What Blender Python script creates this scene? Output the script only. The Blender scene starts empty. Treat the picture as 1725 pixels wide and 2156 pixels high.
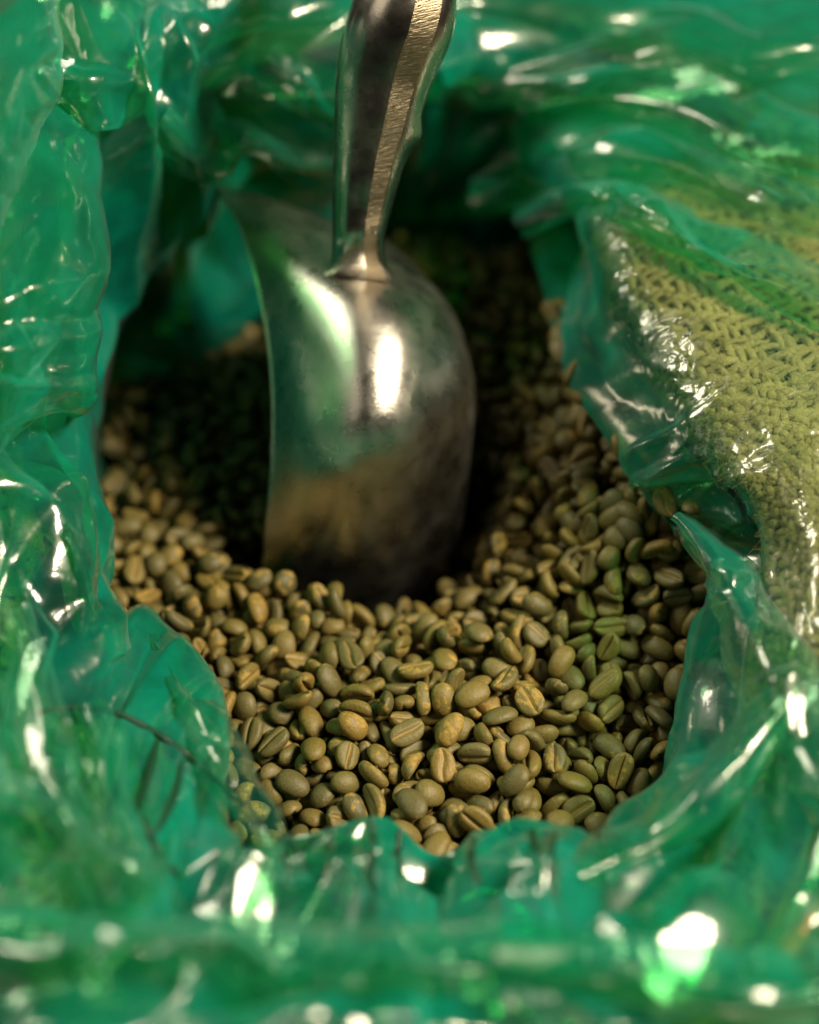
import bpy, bmesh, math, random
import numpy as np
from mathutils import Vector, Matrix, Quaternion

# ------------------------------------------------------------------ camera, world, lamps
S = 0.01                                   # the design below is in centimetres
sc = bpy.context.scene
COL = sc.collection
PITCH = math.radians(46.0)
FOCUS = 47.0                               # cm from the lens to the plane in focus
FW = np.array([0, math.cos(PITCH), -math.sin(PITCH)])
UP = np.array([0, math.sin(PITCH), math.cos(PITCH)])
RT = np.array([1.0, 0, 0])
KPX = 22.0 / 1725                          # cm per sketch pixel in the plane in focus
F0 = np.array([0, 0, 4.63])                # where the lens axis meets the plane in focus

cam_d = bpy.data.cameras.new('camera')
cam = bpy.data.objects.new('camera', cam_d)
COL.objects.link(cam)
cam.location = (F0 - FOCUS * FW) * S
cam.rotation_euler = (math.pi / 2 - PITCH, 0, 0)
cam_d.sensor_fit = 'HORIZONTAL'
cam_d.sensor_width = 24.0
cam_d.lens = 24.0 * FOCUS / 22.0
cam_d.clip_start = 0.01
cam_d.clip_end = 50
cam_d.dof.use_dof = True
cam_d.dof.focus_distance = FOCUS * S
cam_d.dof.aperture_fstop = 3.1
cam_d.dof.aperture_blades = 9
sc.camera = cam

w = bpy.data.worlds.new('World')
sc.world = w
w.use_nodes = True
bg = w.node_tree.nodes['Background']
bg.inputs[0].default_value = (1.0, 0.93, 0.80, 1)
bg.inputs[1].default_value = 0.007

def lamp(name, loc, aim, power, sx, sy, col):
    l = bpy.data.lights.new(name, 'AREA')
    l.shape = 'RECTANGLE'; l.size = sx; l.size_y = sy
    l.energy = power; l.color = col
    o = bpy.data.objects.new(name, l); COL.objects.link(o)
    o.location = Vector(loc)
    o.rotation_euler = (Vector(aim) - Vector(loc)).to_track_quat('-Z', 'Y').to_euler()
    return o
lamp('ceiling_or_fill_lamp', (0.80, -0.17, 0.95), (0.0, 0.0, 0), 35, 0.36, 0.30, (1.0, 0.86, 0.60))
lamp('window_light', (-0.85, 0.62, 0.95), (0.0, 0.0, 0), 18, 0.62, 0.36, (1.0, 0.90, 0.68))
lamp('ceiling_or_fill_lamp', (-0.75, -0.55, 1.00), (0, 0, 0), 1.6, 0.7, 0.5, (1.0, 0.86, 0.62))  # added soft fill, no lamp of the room: pale reflection on the pan's left

sc.render.engine = 'CYCLES'
sc.cycles.use_denoising = True
sc.cycles.transparent_max_bounces = 24
sc.cycles.max_bounces = 10
sc.cycles.caustics_reflective = False
sc.cycles.caustics_refractive = False
sc.view_settings.view_transform = 'Standard'
sc.view_settings.look = 'None'
sc.view_settings.exposure = 0.0
sc.view_settings.gamma = 1.0

# ------------------------------------------------------------------ helpers
def P(px, py, d):
    """a point d cm behind the plane in focus, seen at sketch pixel px, py (1725 wide)"""
    m = 1 + d / FOCUS
    return F0 + d * FW + (px - 862) * KPX * m * RT + (1078 - py) * KPX * m * UP
def Z(px, py, z):
    """the point at height z seen at px, py"""
    u = (1078 - py) * KPX
    d = (UP[2] * u + F0[2] - z) / (-FW[2] - UP[2] * u / FOCUS)
    return P(px, py, d)

def mesh_obj(name, verts, faces, mats, parent=None, smooth=True):
    me = bpy.data.meshes.new(name)
    v = np.asarray(verts, dtype=np.float32).reshape(-1, 3)
    if isinstance(faces, list):
        me.from_pydata([tuple(map(float, q)) for q in v], [], [tuple(map(int, f)) for f in faces])
    else:
        k = faces.shape[1]
        me.vertices.add(len(v)); me.vertices.foreach_set('co', v.ravel())
        me.loops.add(len(faces) * k); me.loops.foreach_set('vertex_index', faces.astype(np.int32).ravel())
        me.polygons.add(len(faces)); me.polygons.foreach_set('loop_start', np.arange(len(faces), dtype=np.int32) * k)
        me.update(calc_edges=True)
    if smooth:
        me.polygons.foreach_set('use_smooth', np.ones(len(me.polygons), dtype=bool))
    for m in (mats if isinstance(mats, (list, tuple)) else [mats]):
        me.materials.append(m)
    me.update()
    o = bpy.data.objects.new(name, me)
    COL.objects.link(o)
    if parent: o.parent = parent
    return o
def empty(name, loc, label=None, cat=None, group=None):
    o = bpy.data.objects.new(name, None); COL.objects.link(o)
    o.location = loc; o.empty_display_size = 0.02
    if label: o['label'] = label
    if cat: o['category'] = cat
    if group: o['group'] = group
    return o
def grid_faces(n, m, wrap_n=False, wrap_m=False):
    i = np.arange(n if wrap_n else n - 1); j = np.arange(m if wrap_m else m - 1)
    I, J = np.meshgrid(i, j, indexing='ij')
    a = I * m + J; b = ((I + 1) % n) * m + J
    c = ((I + 1) % n) * m + (J + 1) % m; d = I * m + (J + 1) % m
    return np.stack([a, b, c, d], -1).reshape(-1, 4)
def cubic(ts, vals, t, period=None):
    """finite-difference (non-uniform) cubic Hermite through vals at ts"""
    ts = np.asarray(ts, float); vals = np.asarray(vals, float); t = np.asarray(t, float)
    if period:
        ts = np.concatenate([ts[-3:] - period, ts, ts[:3] + period])
        vals = np.concatenate([vals[-3:], vals, vals[:3]])
    sl = (vals[1:] - vals[:-1]) / (ts[1:] - ts[:-1]).reshape((-1,) + (1,) * (vals.ndim - 1))
    h = (ts[1:] - ts[:-1]).reshape((-1,) + (1,) * (vals.ndim - 1))
    m = np.empty_like(vals)
    m[1:-1] = (sl[:-1] * h[1:] + sl[1:] * h[:-1]) / (h[1:] + h[:-1])
    m[0] = sl[0]; m[-1] = sl[-1]
    k = np.clip(np.searchsorted(ts, t, side='right') - 1, 0, len(ts) - 2)
    hh = ts[k + 1] - ts[k]; s = (t - ts[k]) / hh
    sh = (-1,) + (1,) * (vals.ndim - 1)
    s = s.reshape(sh); hh = hh.reshape(sh)
    return ((2*s**3 - 3*s**2 + 1) * vals[k] + (s**3 - 2*s**2 + s) * hh * m[k]
            + (-2*s**3 + 3*s**2) * vals[k+1] + (s**3 - s**2) * hh * m[k+1])
def smooth(a, b, x):
    t = np.clip((x - a) / (b - a), 0, 1)
    return t * t * (3 - 2 * t)
def vnoise(shape, cells, rng, periodic=False):
    """value noise on a 2-d grid, bicubic-ish"""
    ca, cb = cells
    g = rng.standard_normal((ca + 3, cb + 3))
    if periodic: g[ca:] = g[:3]
    x = np.linspace(0, ca, shape[0], endpoint=not periodic) ; y = np.linspace(0, cb, shape[1])
    xi = np.minimum(x.astype(int), ca); yi = np.minimum(y.astype(int), cb)
    fx = smooth(0, 1, x - xi)[:, None]; fy = smooth(0, 1, y - yi)[None]
    A = g[xi][:, yi]; B = g[xi + 1][:, yi]; C = g[xi][:, yi + 1]; D = g[xi + 1][:, yi + 1]
    return (A * (1 - fx) + B * fx) * (1 - fy) + (C * (1 - fx) + D * fx) * fy

# ------------------------------------------------------------------ materials
def new_mat(name):
    m = bpy.data.materials.new(name); m.use_nodes = True
    nt = m.node_tree; nt.nodes.clear()
    out = nt.nodes.new('ShaderNodeOutputMaterial')
    return m, nt, out
def N(nt, typ, **kw):
    n = nt.nodes.new(typ)
    for k, v in kw.items():
        if k.startswith('i_'):
            key = k[2:]
            key = int(key) if key.isdigit() else key.replace('_', ' ')
            n.inputs[key].default_value = v
        else: setattr(n, k, v)
    return n
def L(nt, a, b): nt.links.new(a, b)
def ramp(nt, fac, stops):
    r = nt.nodes.new('ShaderNodeValToRGB')
    e = r.color_ramp.elements
    while len(e) < len(stops): e.new(0.5)
    for el, (p, c) in zip(e, stops):
        el.position = p; el.color = (*c, 1) if len(c) == 3 else c
    L(nt, fac, r.inputs[0]); return r
def noise(nt, vec, scale, detail=3, rough=0.5, dist=0.0):
    n = N(nt, 'ShaderNodeTexNoise', i_Scale=scale, i_Detail=detail, i_Roughness=rough, i_Distortion=dist)
    L(nt, vec, n.inputs['Vector']); return n

def film_material():
    m, nt, out = new_mat('green_film')
    def M(op, a, b=None, clamp=False):
        n = N(nt, 'ShaderNodeMath', operation=op, use_clamp=clamp)
        for k, x in enumerate((a, b)):
            if x is None: continue
            if isinstance(x, (int, float)): n.inputs[k].default_value = x
            else: L(nt, x, n.inputs[k])
        return n.outputs[0]
    tc = N(nt, 'ShaderNodeTexCoord')
    mp = N(nt, 'ShaderNodeMapping'); mp.inputs['Scale'].default_value = (100, 100, 100)
    L(nt, tc.outputs['Object'], mp.inputs[0]); v = mp.outputs[0]
    ply = N(nt, 'ShaderNodeAttribute', attribute_name='ply').outputs['Fac']
    tight = N(nt, 'ShaderNodeAttribute', attribute_name='tight').outputs['Fac']
    # relief: slack film is smooth, film drawn tight over the jute is puckered
    n1 = noise(nt, v, 0.9, 2, 0.5, 1.2)
    n2 = noise(nt, v, 2.6, 2, 0.5, 0.8)
    b1 = N(nt, 'ShaderNodeBump', i_Distance=0.0016); L(nt, M('ADD', M('MULTIPLY', tight, 0.85), 0.035), b1.inputs['Strength'])
    L(nt, n1.outputs[0], b1.inputs['Height'])
    b2 = N(nt, 'ShaderNodeBump', i_Distance=0.0006); L(nt, M('ADD', M('MULTIPLY', tight, 0.40), 0.04), b2.inputs['Strength'])
    L(nt, n2.outputs[0], b2.inputs['Height']); L(nt, b1.outputs[0], b2.inputs['Normal'])
    # the longer the way through the film, the less gets through
    lw = N(nt, 'ShaderNodeLayerWeight', i_Blend=0.5); L(nt, b1.outputs[0], lw.inputs['Normal'])
    cosv = M('MAXIMUM', M('SUBTRACT', 1.0, lw.outputs['Facing']), 0.10)
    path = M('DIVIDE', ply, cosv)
    d1 = noise(nt, v, 0.5, 5, 0.62)
    dust = N(nt, 'ShaderNodeMapRange', i_1=0.35, i_2=0.75, i_3=0.950, i_4=0.88); L(nt, d1.outputs[0], dust.inputs[0])
    fac = M('SUBTRACT', 1.0, M('POWER', dust.outputs[0], path), True)
    tr = N(nt, 'ShaderNodeBsdfTransparent')
    tint = N(nt, 'ShaderNodeCombineColor')
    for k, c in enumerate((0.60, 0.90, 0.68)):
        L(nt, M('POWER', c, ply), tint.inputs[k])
    L(nt, tint.outputs[0], tr.inputs[0])
    df = N(nt, 'ShaderNodeBsdfDiffuse'); df.inputs[0].default_value = (0.003, 0.46, 0.34, 1)
    tl = N(nt, 'ShaderNodeBsdfTranslucent'); tl.inputs[0].default_value = (0.002, 0.52, 0.37, 1)
    mx = N(nt, 'ShaderNodeMixShader', i_0=0.5); L(nt, df.outputs[0], mx.inputs[1]); L(nt, tl.outputs[0], mx.inputs[2])
    m2 = N(nt, 'ShaderNodeMixShader'); L(nt, fac, m2.inputs[0]); L(nt, tr.outputs[0], m2.inputs[1]); L(nt, mx.outputs[0], m2.inputs[2])
    g1 = N(nt, 'ShaderNodeBsdfGlossy', i_Roughness=0.07); g2 = N(nt, 'ShaderNodeBsdfGlossy', i_Roughness=0.30)
    gl = N(nt, 'ShaderNodeMixShader', i_0=0.42)
    for k, g in enumerate((g1, g2)):
        g.inputs[0].default_value = (1, 1, 1, 1); L(nt, b2.outputs[0], g.inputs['Normal']); L(nt, g.outputs[0], gl.inputs[k + 1])
    fr = N(nt, 'ShaderNodeFresnel', i_IOR=1.5); L(nt, b2.outputs[0], fr.inputs['Normal'])
    # both faces of the film reflect
    ge = N(nt, 'ShaderNodeNewGeometry')
    io = N(nt, 'ShaderNodeMapRange', i_3=1.5, i_4=1 / 1.5); L(nt, ge.outputs['Backfacing'], io.inputs[0]); L(nt, io.outputs[0], fr.inputs['IOR'])
    m3 = N(nt, 'ShaderNodeMixShader'); L(nt, M('MULTIPLY', fr.outputs[0], 1.5, True), m3.inputs[0]); L(nt, m2.outputs[0], m3.inputs[1]); L(nt, gl.outputs[0], m3.inputs[2])
    L(nt, m3.outputs[0], out.inputs[0])
    return m

def bean_material():
    m, nt, out = new_mat('green_coffee')
    tc = N(nt, 'ShaderNodeTexCoord'); oi = N(nt, 'ShaderNodeObjectInfo'); ge = N(nt, 'ShaderNodeNewGeometry')
    sc_ = N(nt, 'ShaderNodeSeparateColor'); L(nt, oi.outputs['Color'], sc_.inputs[0])
    ad = N(nt, 'ShaderNodeMath', operation='MULTIPLY_ADD'); L(nt, ge.outputs['Random Per Island'], ad.inputs[0]); L(nt, sc_.outputs[1], ad.inputs[1]); L(nt, sc_.outputs[0], ad.inputs[2])
    fr = N(nt, 'ShaderNodeMath', operation='FRACT'); L(nt, ad.outputs[0], fr.inputs[0])
    mp = N(nt, 'ShaderNodeMapping'); mp.inputs['Scale'].default_value = (100, 100, 100)
    L(nt, tc.outputs['Object'], mp.inputs[0])
    of = N(nt, 'ShaderNodeVectorMath', operation='SCALE'); of.inputs[0].default_value = (37, 71, 53); L(nt, fr.outputs[0], of.inputs['Scale'])
    sm = N(nt, 'ShaderNodeVectorMath', operation='ADD'); L(nt, mp.outputs[0], sm.inputs[0]); L(nt, of.outputs[0], sm.inputs[1])
    v = sm.outputs[0]
    r2 = N(nt, 'ShaderNodeMath', operation='MULTIPLY'); r2.inputs[1].default_value = 7.31; L(nt, fr.outputs[0], r2.inputs[0])
    r2f = N(nt, 'ShaderNodeMath', operation='FRACT'); L(nt, r2.outputs[0], r2f.inputs[0])
    base = ramp(nt, fr.outputs[0], [(0.0, (0.092, 0.080, 0.032)), (0.22, (0.108, 0.092, 0.034)), (0.45, (0.140, 0.113, 0.034)), (0.68, (0.165, 0.122, 0.031)), (0.84, (0.124, 0.110, 0.047)), (1.0, (0.205, 0.135, 0.032))])
    # dried silver skin in torn patches
    n1 = noise(nt, v, 2.2, 5, 0.62, 0.5)
    th = N(nt, 'ShaderNodeMapRange', i_1=0.0, i_2=1.0, i_3=0.51, i_4=0.72); L(nt, r2f.outputs[0], th.inputs[0])
    sb = N(nt, 'ShaderNodeMath', operation='SUBTRACT'); L(nt, n1.outputs[0], sb.inputs[0]); L(nt, th.outputs[0], sb.inputs[1])
    pt = N(nt, 'ShaderNodeMapRange', i_1=0.0, i_2=0.05, i_3=0.0, i_4=1.0); L(nt, sb.outputs[0], pt.inputs[0])
    n2 = noise(nt, v, 9, 3, 0.6)
    skin = ramp(nt, n2.outputs[0], [(0.3, (0.22, 0.135, 0.030)), (0.7, (0.44, 0.30, 0.075))])
    mixc = N(nt, 'ShaderNodeMix', data_type='RGBA'); 
    pm = N(nt, 'ShaderNodeMath', operation='MULTIPLY'); pm.inputs[1].default_value = 0.75; L(nt, pt.outputs[0], pm.inputs[0])
    L(nt, pm.outputs[0], mixc.inputs['Factor']); L(nt, base.outputs[0], mixc.inputs['A']); L(nt, skin.outputs[0], mixc.inputs['B'])
    # fine mottling
    n3 = noise(nt, v, 14, 4, 0.65)
    mo = ramp(nt, n3.outputs[0], [(0.25, (0.72, 0.72, 0.70)), (0.75, (1.22, 1.2, 1.12))])
    mul = N(nt, 'ShaderNodeMix', data_type='RGBA', blend_type='MULTIPLY'); mul.inputs['Factor'].default_value = 1
    L(nt, mixc.outputs['Result'], mul.inputs['A']); L(nt, mo.outputs[0], mul.inputs['B'])
    # the seam keeps paper coloured skin
    at = N(nt, 'ShaderNodeAttribute', attribute_name='seam')
    mx2 = N(nt, 'ShaderNodeMix', data_type='RGBA'); sf = N(nt, 'ShaderNodeMath', operation='MULTIPLY'); sf.inputs[1].default_value = 0.75; L(nt, at.outputs['Fac'], sf.inputs[0]); L(nt, sf.outputs[0], mx2.inputs['Factor'])
    L(nt, mul.outputs['Result'], mx2.inputs['A']); mx2.inputs['B'].default_value = (0.34, 0.22, 0.065, 1)
    pb = N(nt, 'ShaderNodeBsdfPrincipled', i_Roughness=0.46)
    pb.inputs['Specular IOR Level'].default_value = 0.42
    L(nt, mx2.outputs['Result'], pb.inputs['Base Color'])
    rr = N(nt, 'ShaderNodeMapRange', i_3=0.47, i_4=0.70); L(nt, pt.outputs[0], rr.inputs[0]); L(nt, rr.outputs[0], pb.inputs['Roughness'])
    bs = N(nt, 'ShaderNodeMath', operation='ADD'); L(nt, n3.outputs[0], bs.inputs[0]); L(nt, n1.outputs[0], bs.inputs[1])
    bp = N(nt, 'ShaderNodeBump', i_Strength=0.5, i_Distance=0.0004); L(nt, bs.outputs[0], bp.inputs['Height'])
    L(nt, bp.outputs[0], pb.inputs['Normal'])
    L(nt, pb.outputs[0], out.inputs[0])
    return m

def metal_material(name, rough, brushed, dirs=(1, 1, 40), col=(0.62, 0.60, 0.57)):
    m, nt, out = new_mat(name)
    tc = N(nt, 'ShaderNodeTexCoord')
    mp = N(nt, 'ShaderNodeMapping'); mp.inputs['Scale'].default_value = tuple(100 * d for d in dirs)
    L(nt, tc.outputs['Object'], mp.inputs[0])
    n = noise(nt, mp.outputs[0], 1.0, 4, 0.6)
    mp2 = N(nt, 'ShaderNodeMapping'); mp2.inputs['Scale'].default_value = (100, 100, 100); L(nt, tc.outputs['Object'], mp2.inputs[0])
    n2 = noise(nt, mp2.outputs[0], 0.9, 5, 0.65)
    pb = N(nt, 'ShaderNodeBsdfPrincipled', i_Metallic=1.0)
    c = ramp(nt, n2.outputs[0], [(0.3, tuple(0.82 * x for x in col)), (0.65, col)]); L(nt, c.outputs[0], pb.inputs['Base Color'])
    r = N(nt, 'ShaderNodeMapRange', i_1=0.3, i_2=0.7, i_3=rough * 0.8, i_4=rough * 1.3); L(nt, n2.outputs[0], r.inputs[0]); L(nt, r.outputs[0], pb.inputs['Roughness'])
    bp = N(nt, 'ShaderNodeBump', i_Strength=brushed, i_Distance=0.0004); L(nt, n.outputs[0], bp.inputs['Height']); L(nt, bp.outputs[0], pb.inputs['Normal'])
    L(nt, pb.outputs[0], out.inputs[0])
    return m

def jute_material(name, base, dark):
    m, nt, out = new_mat(name)
    tc = N(nt, 'ShaderNodeTexCoord')
    mp = N(nt, 'ShaderNodeMapping'); mp.inputs['Scale'].default_value = (100, 100, 100)
    L(nt, tc.outputs['Object'], mp.inputs[0])
    n = noise(nt, mp.outputs[0], 0.8, 3, 0.6); n2 = noise(nt, mp.outputs[0], 11, 4, 0.7)
    ad = N(nt, 'ShaderNodeMath', operation='ADD'); L(nt, n.outputs[0], ad.inputs[0]); L(nt, n2.outputs[0], ad.inputs[1])
    hf = N(nt, 'ShaderNodeMath', operation='MULTIPLY'); hf.inputs[1].default_value = 0.5; L(nt, ad.outputs[0], hf.inputs[0])
    c = ramp(nt, hf.outputs[0], [(0.33, dark), (0.66, base)])
    pb = N(nt, 'ShaderNodeBsdfPrincipled', i_Roughness=0.85); pb.inputs['Specular IOR Level'].default_value = 0.2
    L(nt, c.outputs[0], pb.inputs['Base Color'])
    bp = N(nt, 'ShaderNodeBump', i_Strength=0.8, i_Distance=0.001); L(nt, n2.outputs[0], bp.inputs['Height']); L(nt, bp.outputs[0], pb.inputs['Normal'])
    L(nt, pb.outputs[0], out.inputs[0])
    return m

M_film = film_material()
M_bean = bean_material()
M_pan = metal_material('scoop_steel', 0.28, 0.35, (2.5, 30, 4))
M_grip = metal_material('handle_steel', 0.24, 0.12, (4, 4, 4), (0.50, 0.47, 0.43))
M_facet = metal_material('ground_steel', 0.36, 0.6, (3, 3, 26), (0.34, 0.28, 0.20))
M_jute = jute_material('jute_yarn', (0.43, 0.32, 0.14), (0.20, 0.145, 0.055))
M_back = jute_material('jute_cloth', (0.20, 0.145, 0.055), (0.09, 0.065, 0.025))  # darker than the yarn: shade in the weave gaps put into the colour

# ------------------------------------------------------------------ layout of the bag mouth
# around the mouth, clockwise from the front: lip, crest and outer rows as (px, py, height)
STATIONS = [
 (0.000, (880,1768,2.2),(885,1800,3.2),(880,1880,4.0),(870,1970,5.5),(860,2080,6.5),(860,2320,6.0)),
 (0.022, (940,1762,2.4),(945,1795,3.3),(950,1875,4.1),(960,1960,5.5),(970,2080,6.5),(980,2320,6.0)),
 (0.050, (1070,1727,2.8),(1070,1770,3.5),(1075,1860,4.2),(1090,1955,5.5),(1110,2070,6.5),(1150,2320,6.0)),
 (0.080, (1180,1735,2.8),(1190,1780,3.6),(1210,1865,4.3),(1245,1950,5.5),(1290,2065,6.5),(1380,2310,5.5)),
 (0.105, (1272,1772,2.6),(1300,1800,3.5),(1340,1870,4.3),(1390,1950,5.5),(1450,2060,6.5),(1600,2300,5.0)),
 (0.122, (1300,1700,2.2),(1360,1735,3.8),(1440,1790,4.6),(1530,1865,5.4),(1640,1960,6.0),(1900,2150,4.0)),
 (0.145, (1390,1600,1.8),(1455,1600,3.4),(1540,1660,4.4),(1640,1720,5.0),(1760,1790,5.5),(2000,1900,3.0)),
 (0.165, (1403,1500,1.6),(1480,1480,3.0),(1570,1505,4.0),(1670,1545,5.0),(1790,1590,5.5),(2050,1650,3.0)),
 (0.190, (1440,1380,1.8),(1510,1330,3.4),(1600,1345,4.4),(1700,1375,5.2),(1830,1400,5.5),(2100,1430,3.0)),
 (0.215, (1482,1250,2.3),(1540,1195,4.0),(1630,1185,5.0),(1730,1200,5.8),(1880,1200,5.5),(2120,1200,3.0)),
 (0.235, (1480,1150,2.6),(1535,1100,4.6),(1620,1075,5.6),(1730,1080,6.2),(1900,1060,6.0),(2130,1030,3.0)),
 (0.260, (1400,1100,3.0),(1480,1035,5.2),(1600,985,6.2),(1730,965,6.6),(1900,920,6.0),(2130,860,3.0)),
 (0.290, (1335,1030,3.3),(1430,955,5.5),(1570,890,6.6),(1730,850,7.0),(1900,780,6.0),(2120,700,3.0)),
 (0.320, (1280,950,3.4),(1380,870,5.8),(1540,790,6.9),(1720,730,7.0),(1900,650,6.0),(2100,580,3.0)),
 (0.345, (1215,860,3.3),(1310,770,5.8),(1470,690,7.0),(1650,620,6.8),(1840,560,6.0),(2050,490,3.0)),
 (0.375, (1150,720,2.8),(1230,640,5.8),(1390,570,7.0),(1560,510,6.4),(1750,470,6.6),(1960,400,3.5)),
 (0.400, (1128,600,2.2),(1190,530,5.5),(1340,460,6.8),(1510,410,6.0),(1740,380,6.8),(1960,310,4.0)),
 (0.425, (1118,510,1.2),(1155,445,4.8),(1290,375,6.3),(1460,300,5.8),(1710,250,7.2),(1950,180,5.0)),
 (0.450, (1000,468,0.0),(1050,390,2.6),(1130,290,4.6),(1270,190,6.0),(1480,80,7.8),(1750,-60,6.5)),
 (0.500, (850,455,-2.0),(865,340,1.6),(885,215,4.8),(910,90,7.8),(950,-60,9.2),(1010,-230,6.0)),
 (0.550, (650,560,-2.0),(630,430,2.2),(610,300,5.6),(595,150,8.8),(580,0,10.6),(570,-170,7.0)),
 (0.600, (430,730,-1.5),(420,560,2.6),(400,380,6.2),(390,200,9.8),(380,20,11.4),(360,-160,8.0)),
 (0.640, (250,735,-0.5),(270,600,3.4),(280,430,6.8),(270,250,10.0),(250,60,11.4),(230,-120,10.0)),
 (0.670, (205,850,2.0),(165,770,4.5),(130,640,7.0),(110,450,9.0),(60,250,11.0),(-50,50,11.0)),
 (0.700, (205,990,3.2),(150,930,5.2),(60,930,6.5),(-60,900,8.0),(-200,820,9.0),(-350,750,6.0)),
 (0.730, (252,1170,2.4),(190,1110,4.4),(100,1110,5.6),(0,1110,6.4),(-120,1110,7.0),(-330,1080,4.0)),
 (0.755, (216,1285,1.5),(170,1280,3.5),(90,1300,4.6),(0,1320,5.6),(-120,1340,6.4),(-330,1360,4.0)),
 (0.778, (258,1405,1.2),(200,1425,3.0),(110,1450,4.2),(20,1490,5.2),(-100,1530,6.2),(-320,1600,4.0)),
 (0.800, (300,1292,0.6),(262,1400,2.4),(185,1530,3.6),(85,1620,4.8),(-60,1720,6.2),(-270,1850,4.0)),
 (0.820, (370,1342,1.0),(300,1450,2.8),(225,1600,4.0),(125,1730,5.0),(-20,1860,6.5),(-210,2080,5.0)),
 (0.845, (432,1430,1.5),(345,1520,3.2),(265,1680,4.2),(175,1820,5.2),(60,1950,6.6),(-100,2250,5.5)),
 (0.870, (482,1535,2.0),(405,1600,3.5),(325,1740,4.2),(235,1880,5.2),(140,2020,6.8),(0,2300,6.0)),
 (0.895, (474,1640,2.2),(440,1685,3.5),(390,1790,4.2),(320,1920,5.5),(250,2060,6.8),(150,2320,6.0)),
 (0.915, (500,1735,2.4),(490,1768,3.5),(460,1850,4.2),(410,1960,5.5),(360,2080,6.8),(300,2320,6.0)),
 (0.937, (560,1743,2.6),(560,1780,3.5),(550,1860,4.2),(530,1965,5.5),(500,2080,6.8),(470,2320,6.0)),
 (0.962, (700,1720,3.0),(700,1770,3.6),(690,1860,4.2),(680,1965,5.5),(660,2080,6.7),(640,2320,6.0)),
 (0.982, (800,1712,3.0),(795,1770,3.5),(790,1870,4.1),(780,1968,5.5),(770,2080,6.6),(760,2320,6.0)),
]
ST_A = [s[0] for s in STATIONS]
CENTRE = np.array([0.0, 5.0])
def station_rows():
    out = []
    for s in STATIONS:
        pts = [Z(*p) for p in s[1:]]
        lip = pts[0]
        o = lip[:2] - CENTRE; o = o / np.linalg.norm(o)
        under = float(smooth(.20, .25, s[0]) * (1 - smooth(.415, .445, s[0])))   # the right rim hangs over the beans
        r1 = np.array([*(lip[:2] + o * (0.55 + 3.0 * under)), lip[2] - 1.8 + 1.3 * under])
        r0 = np.array([*(lip[:2] + o * (0.35 + 3.6 * under)), min(lip[2] - 4.0, -3.5)])
        out.append([r0, r1] + pts)
    return np.array(out)                       # stations x 8 rows x 3
ROWS = station_rows()
ROW_T = np.array([0, 0.10, 0.22, 0.34, 0.48, 0.63, 0.80, 1.0])
def base_surface(na, nr):
    a = np.arange(na) / na
    r = np.linspace(0, 1, nr)
    g = cubic(ST_A, ROWS, a, period=1.0)       # na x 8 x 3
    g = np.swapaxes(g, 0, 1)
    g = cubic(ROW_T, g, r)                     # nr x na x 3
    return np.swapaxes(g, 0, 1).copy()
def normals(X, wrap=True):
    if wrap: da = np.roll(X, -1, 0) - np.roll(X, 1, 0)
    else: da = np.gradient(X, axis=0)
    dr = np.gradient(X, axis=1)
    n = np.cross(dr, da)
    return n / (np.linalg.norm(n, axis=-1, keepdims=True) + 1e-9)

# ------------------------------------------------------------------ crumpled film
from mathutils.geometry import delaunay_2d_cdt
def facets(n, m, size, cell, rng, wrap, shear=0.0):
    """height field of flat facets meeting in sharp creases; cell = facet size (along, across) in cm"""
    ca = max(3, int(round(size[0] / cell[0]))); cr = max(2, int(round(size[1] / cell[1])))
    pts, hts = [], []
    for i in range(ca):
        for j in range(-1, cr + 2):
            pts.append((i + 0.5 + rng.uniform(-.48, .48), j + 0.5 + rng.uniform(-.48, .48))); hts.append(rng.standard_normal())
    k = len(pts)
    for c in (-1, 1):
        for i in range(k):
            x, y = pts[i]
            if -2.5 < x + c * ca < ca + 2.5:
                pts.append((x + c * ca, y)); hts.append(hts[i] if wrap else rng.standard_normal())
    # creases run aslant: triangulate in sheared space
    q = [Vector((x, y)) for x, y in pts]
    vs, _, fs, *_r = delaunay_2d_cdt(q, [], [], 0, 1e-6)
    orig = _r[0]
    hv = [hts[o[0]] for o in orig]
    out = np.zeros((n, m))
    X = np.arange(n) * (ca / (n if wrap else n - 1)); Y = np.arange(m) * (cr / (m - 1))
    dx = X[1] - X[0]; dy = Y[1] - Y[0]
    for f in fs:
        (x0, y0), (x1, y1), (x2, y2) = (vs[i] for i in f)
        h0, h1, h2 = (hv[i] for i in f)
        i0 = max(0, math.ceil(min(x0, x1, x2) / dx - 1e-6)); i1 = min(n - 1, math.floor(max(x0, x1, x2) / dx + 1e-6))
        j0 = max(0, math.ceil(min(y0, y1, y2) / dy - 1e-6)); j1 = min(m - 1, math.floor(max(y0, y1, y2) / dy + 1e-6))
        if i1 < i0 or j1 < j0: continue
        gx, gy = np.meshgrid(X[i0:i1 + 1], Y[j0:j1 + 1], indexing='ij')
        D = (y1 - y2) * (x0 - x2) + (x2 - x1) * (y0 - y2)
        if abs(D) < 1e-12: continue
        l0 = ((y1 - y2) * (gx - x2) + (x2 - x1) * (gy - y2)) / D
        l1 = ((y2 - y0) * (gx - x2) + (x0 - x2) * (gy - y2)) / D
        l2 = 1 - l0 - l1
        ok = (l0 >= -1e-6) & (l1 >= -1e-6) & (l2 >= -1e-6)
        out[i0:i1 + 1, j0:j1 + 1][ok] = (l0 * h0 + l1 * h1 + l2 * h2)[ok]
    return out
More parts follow.
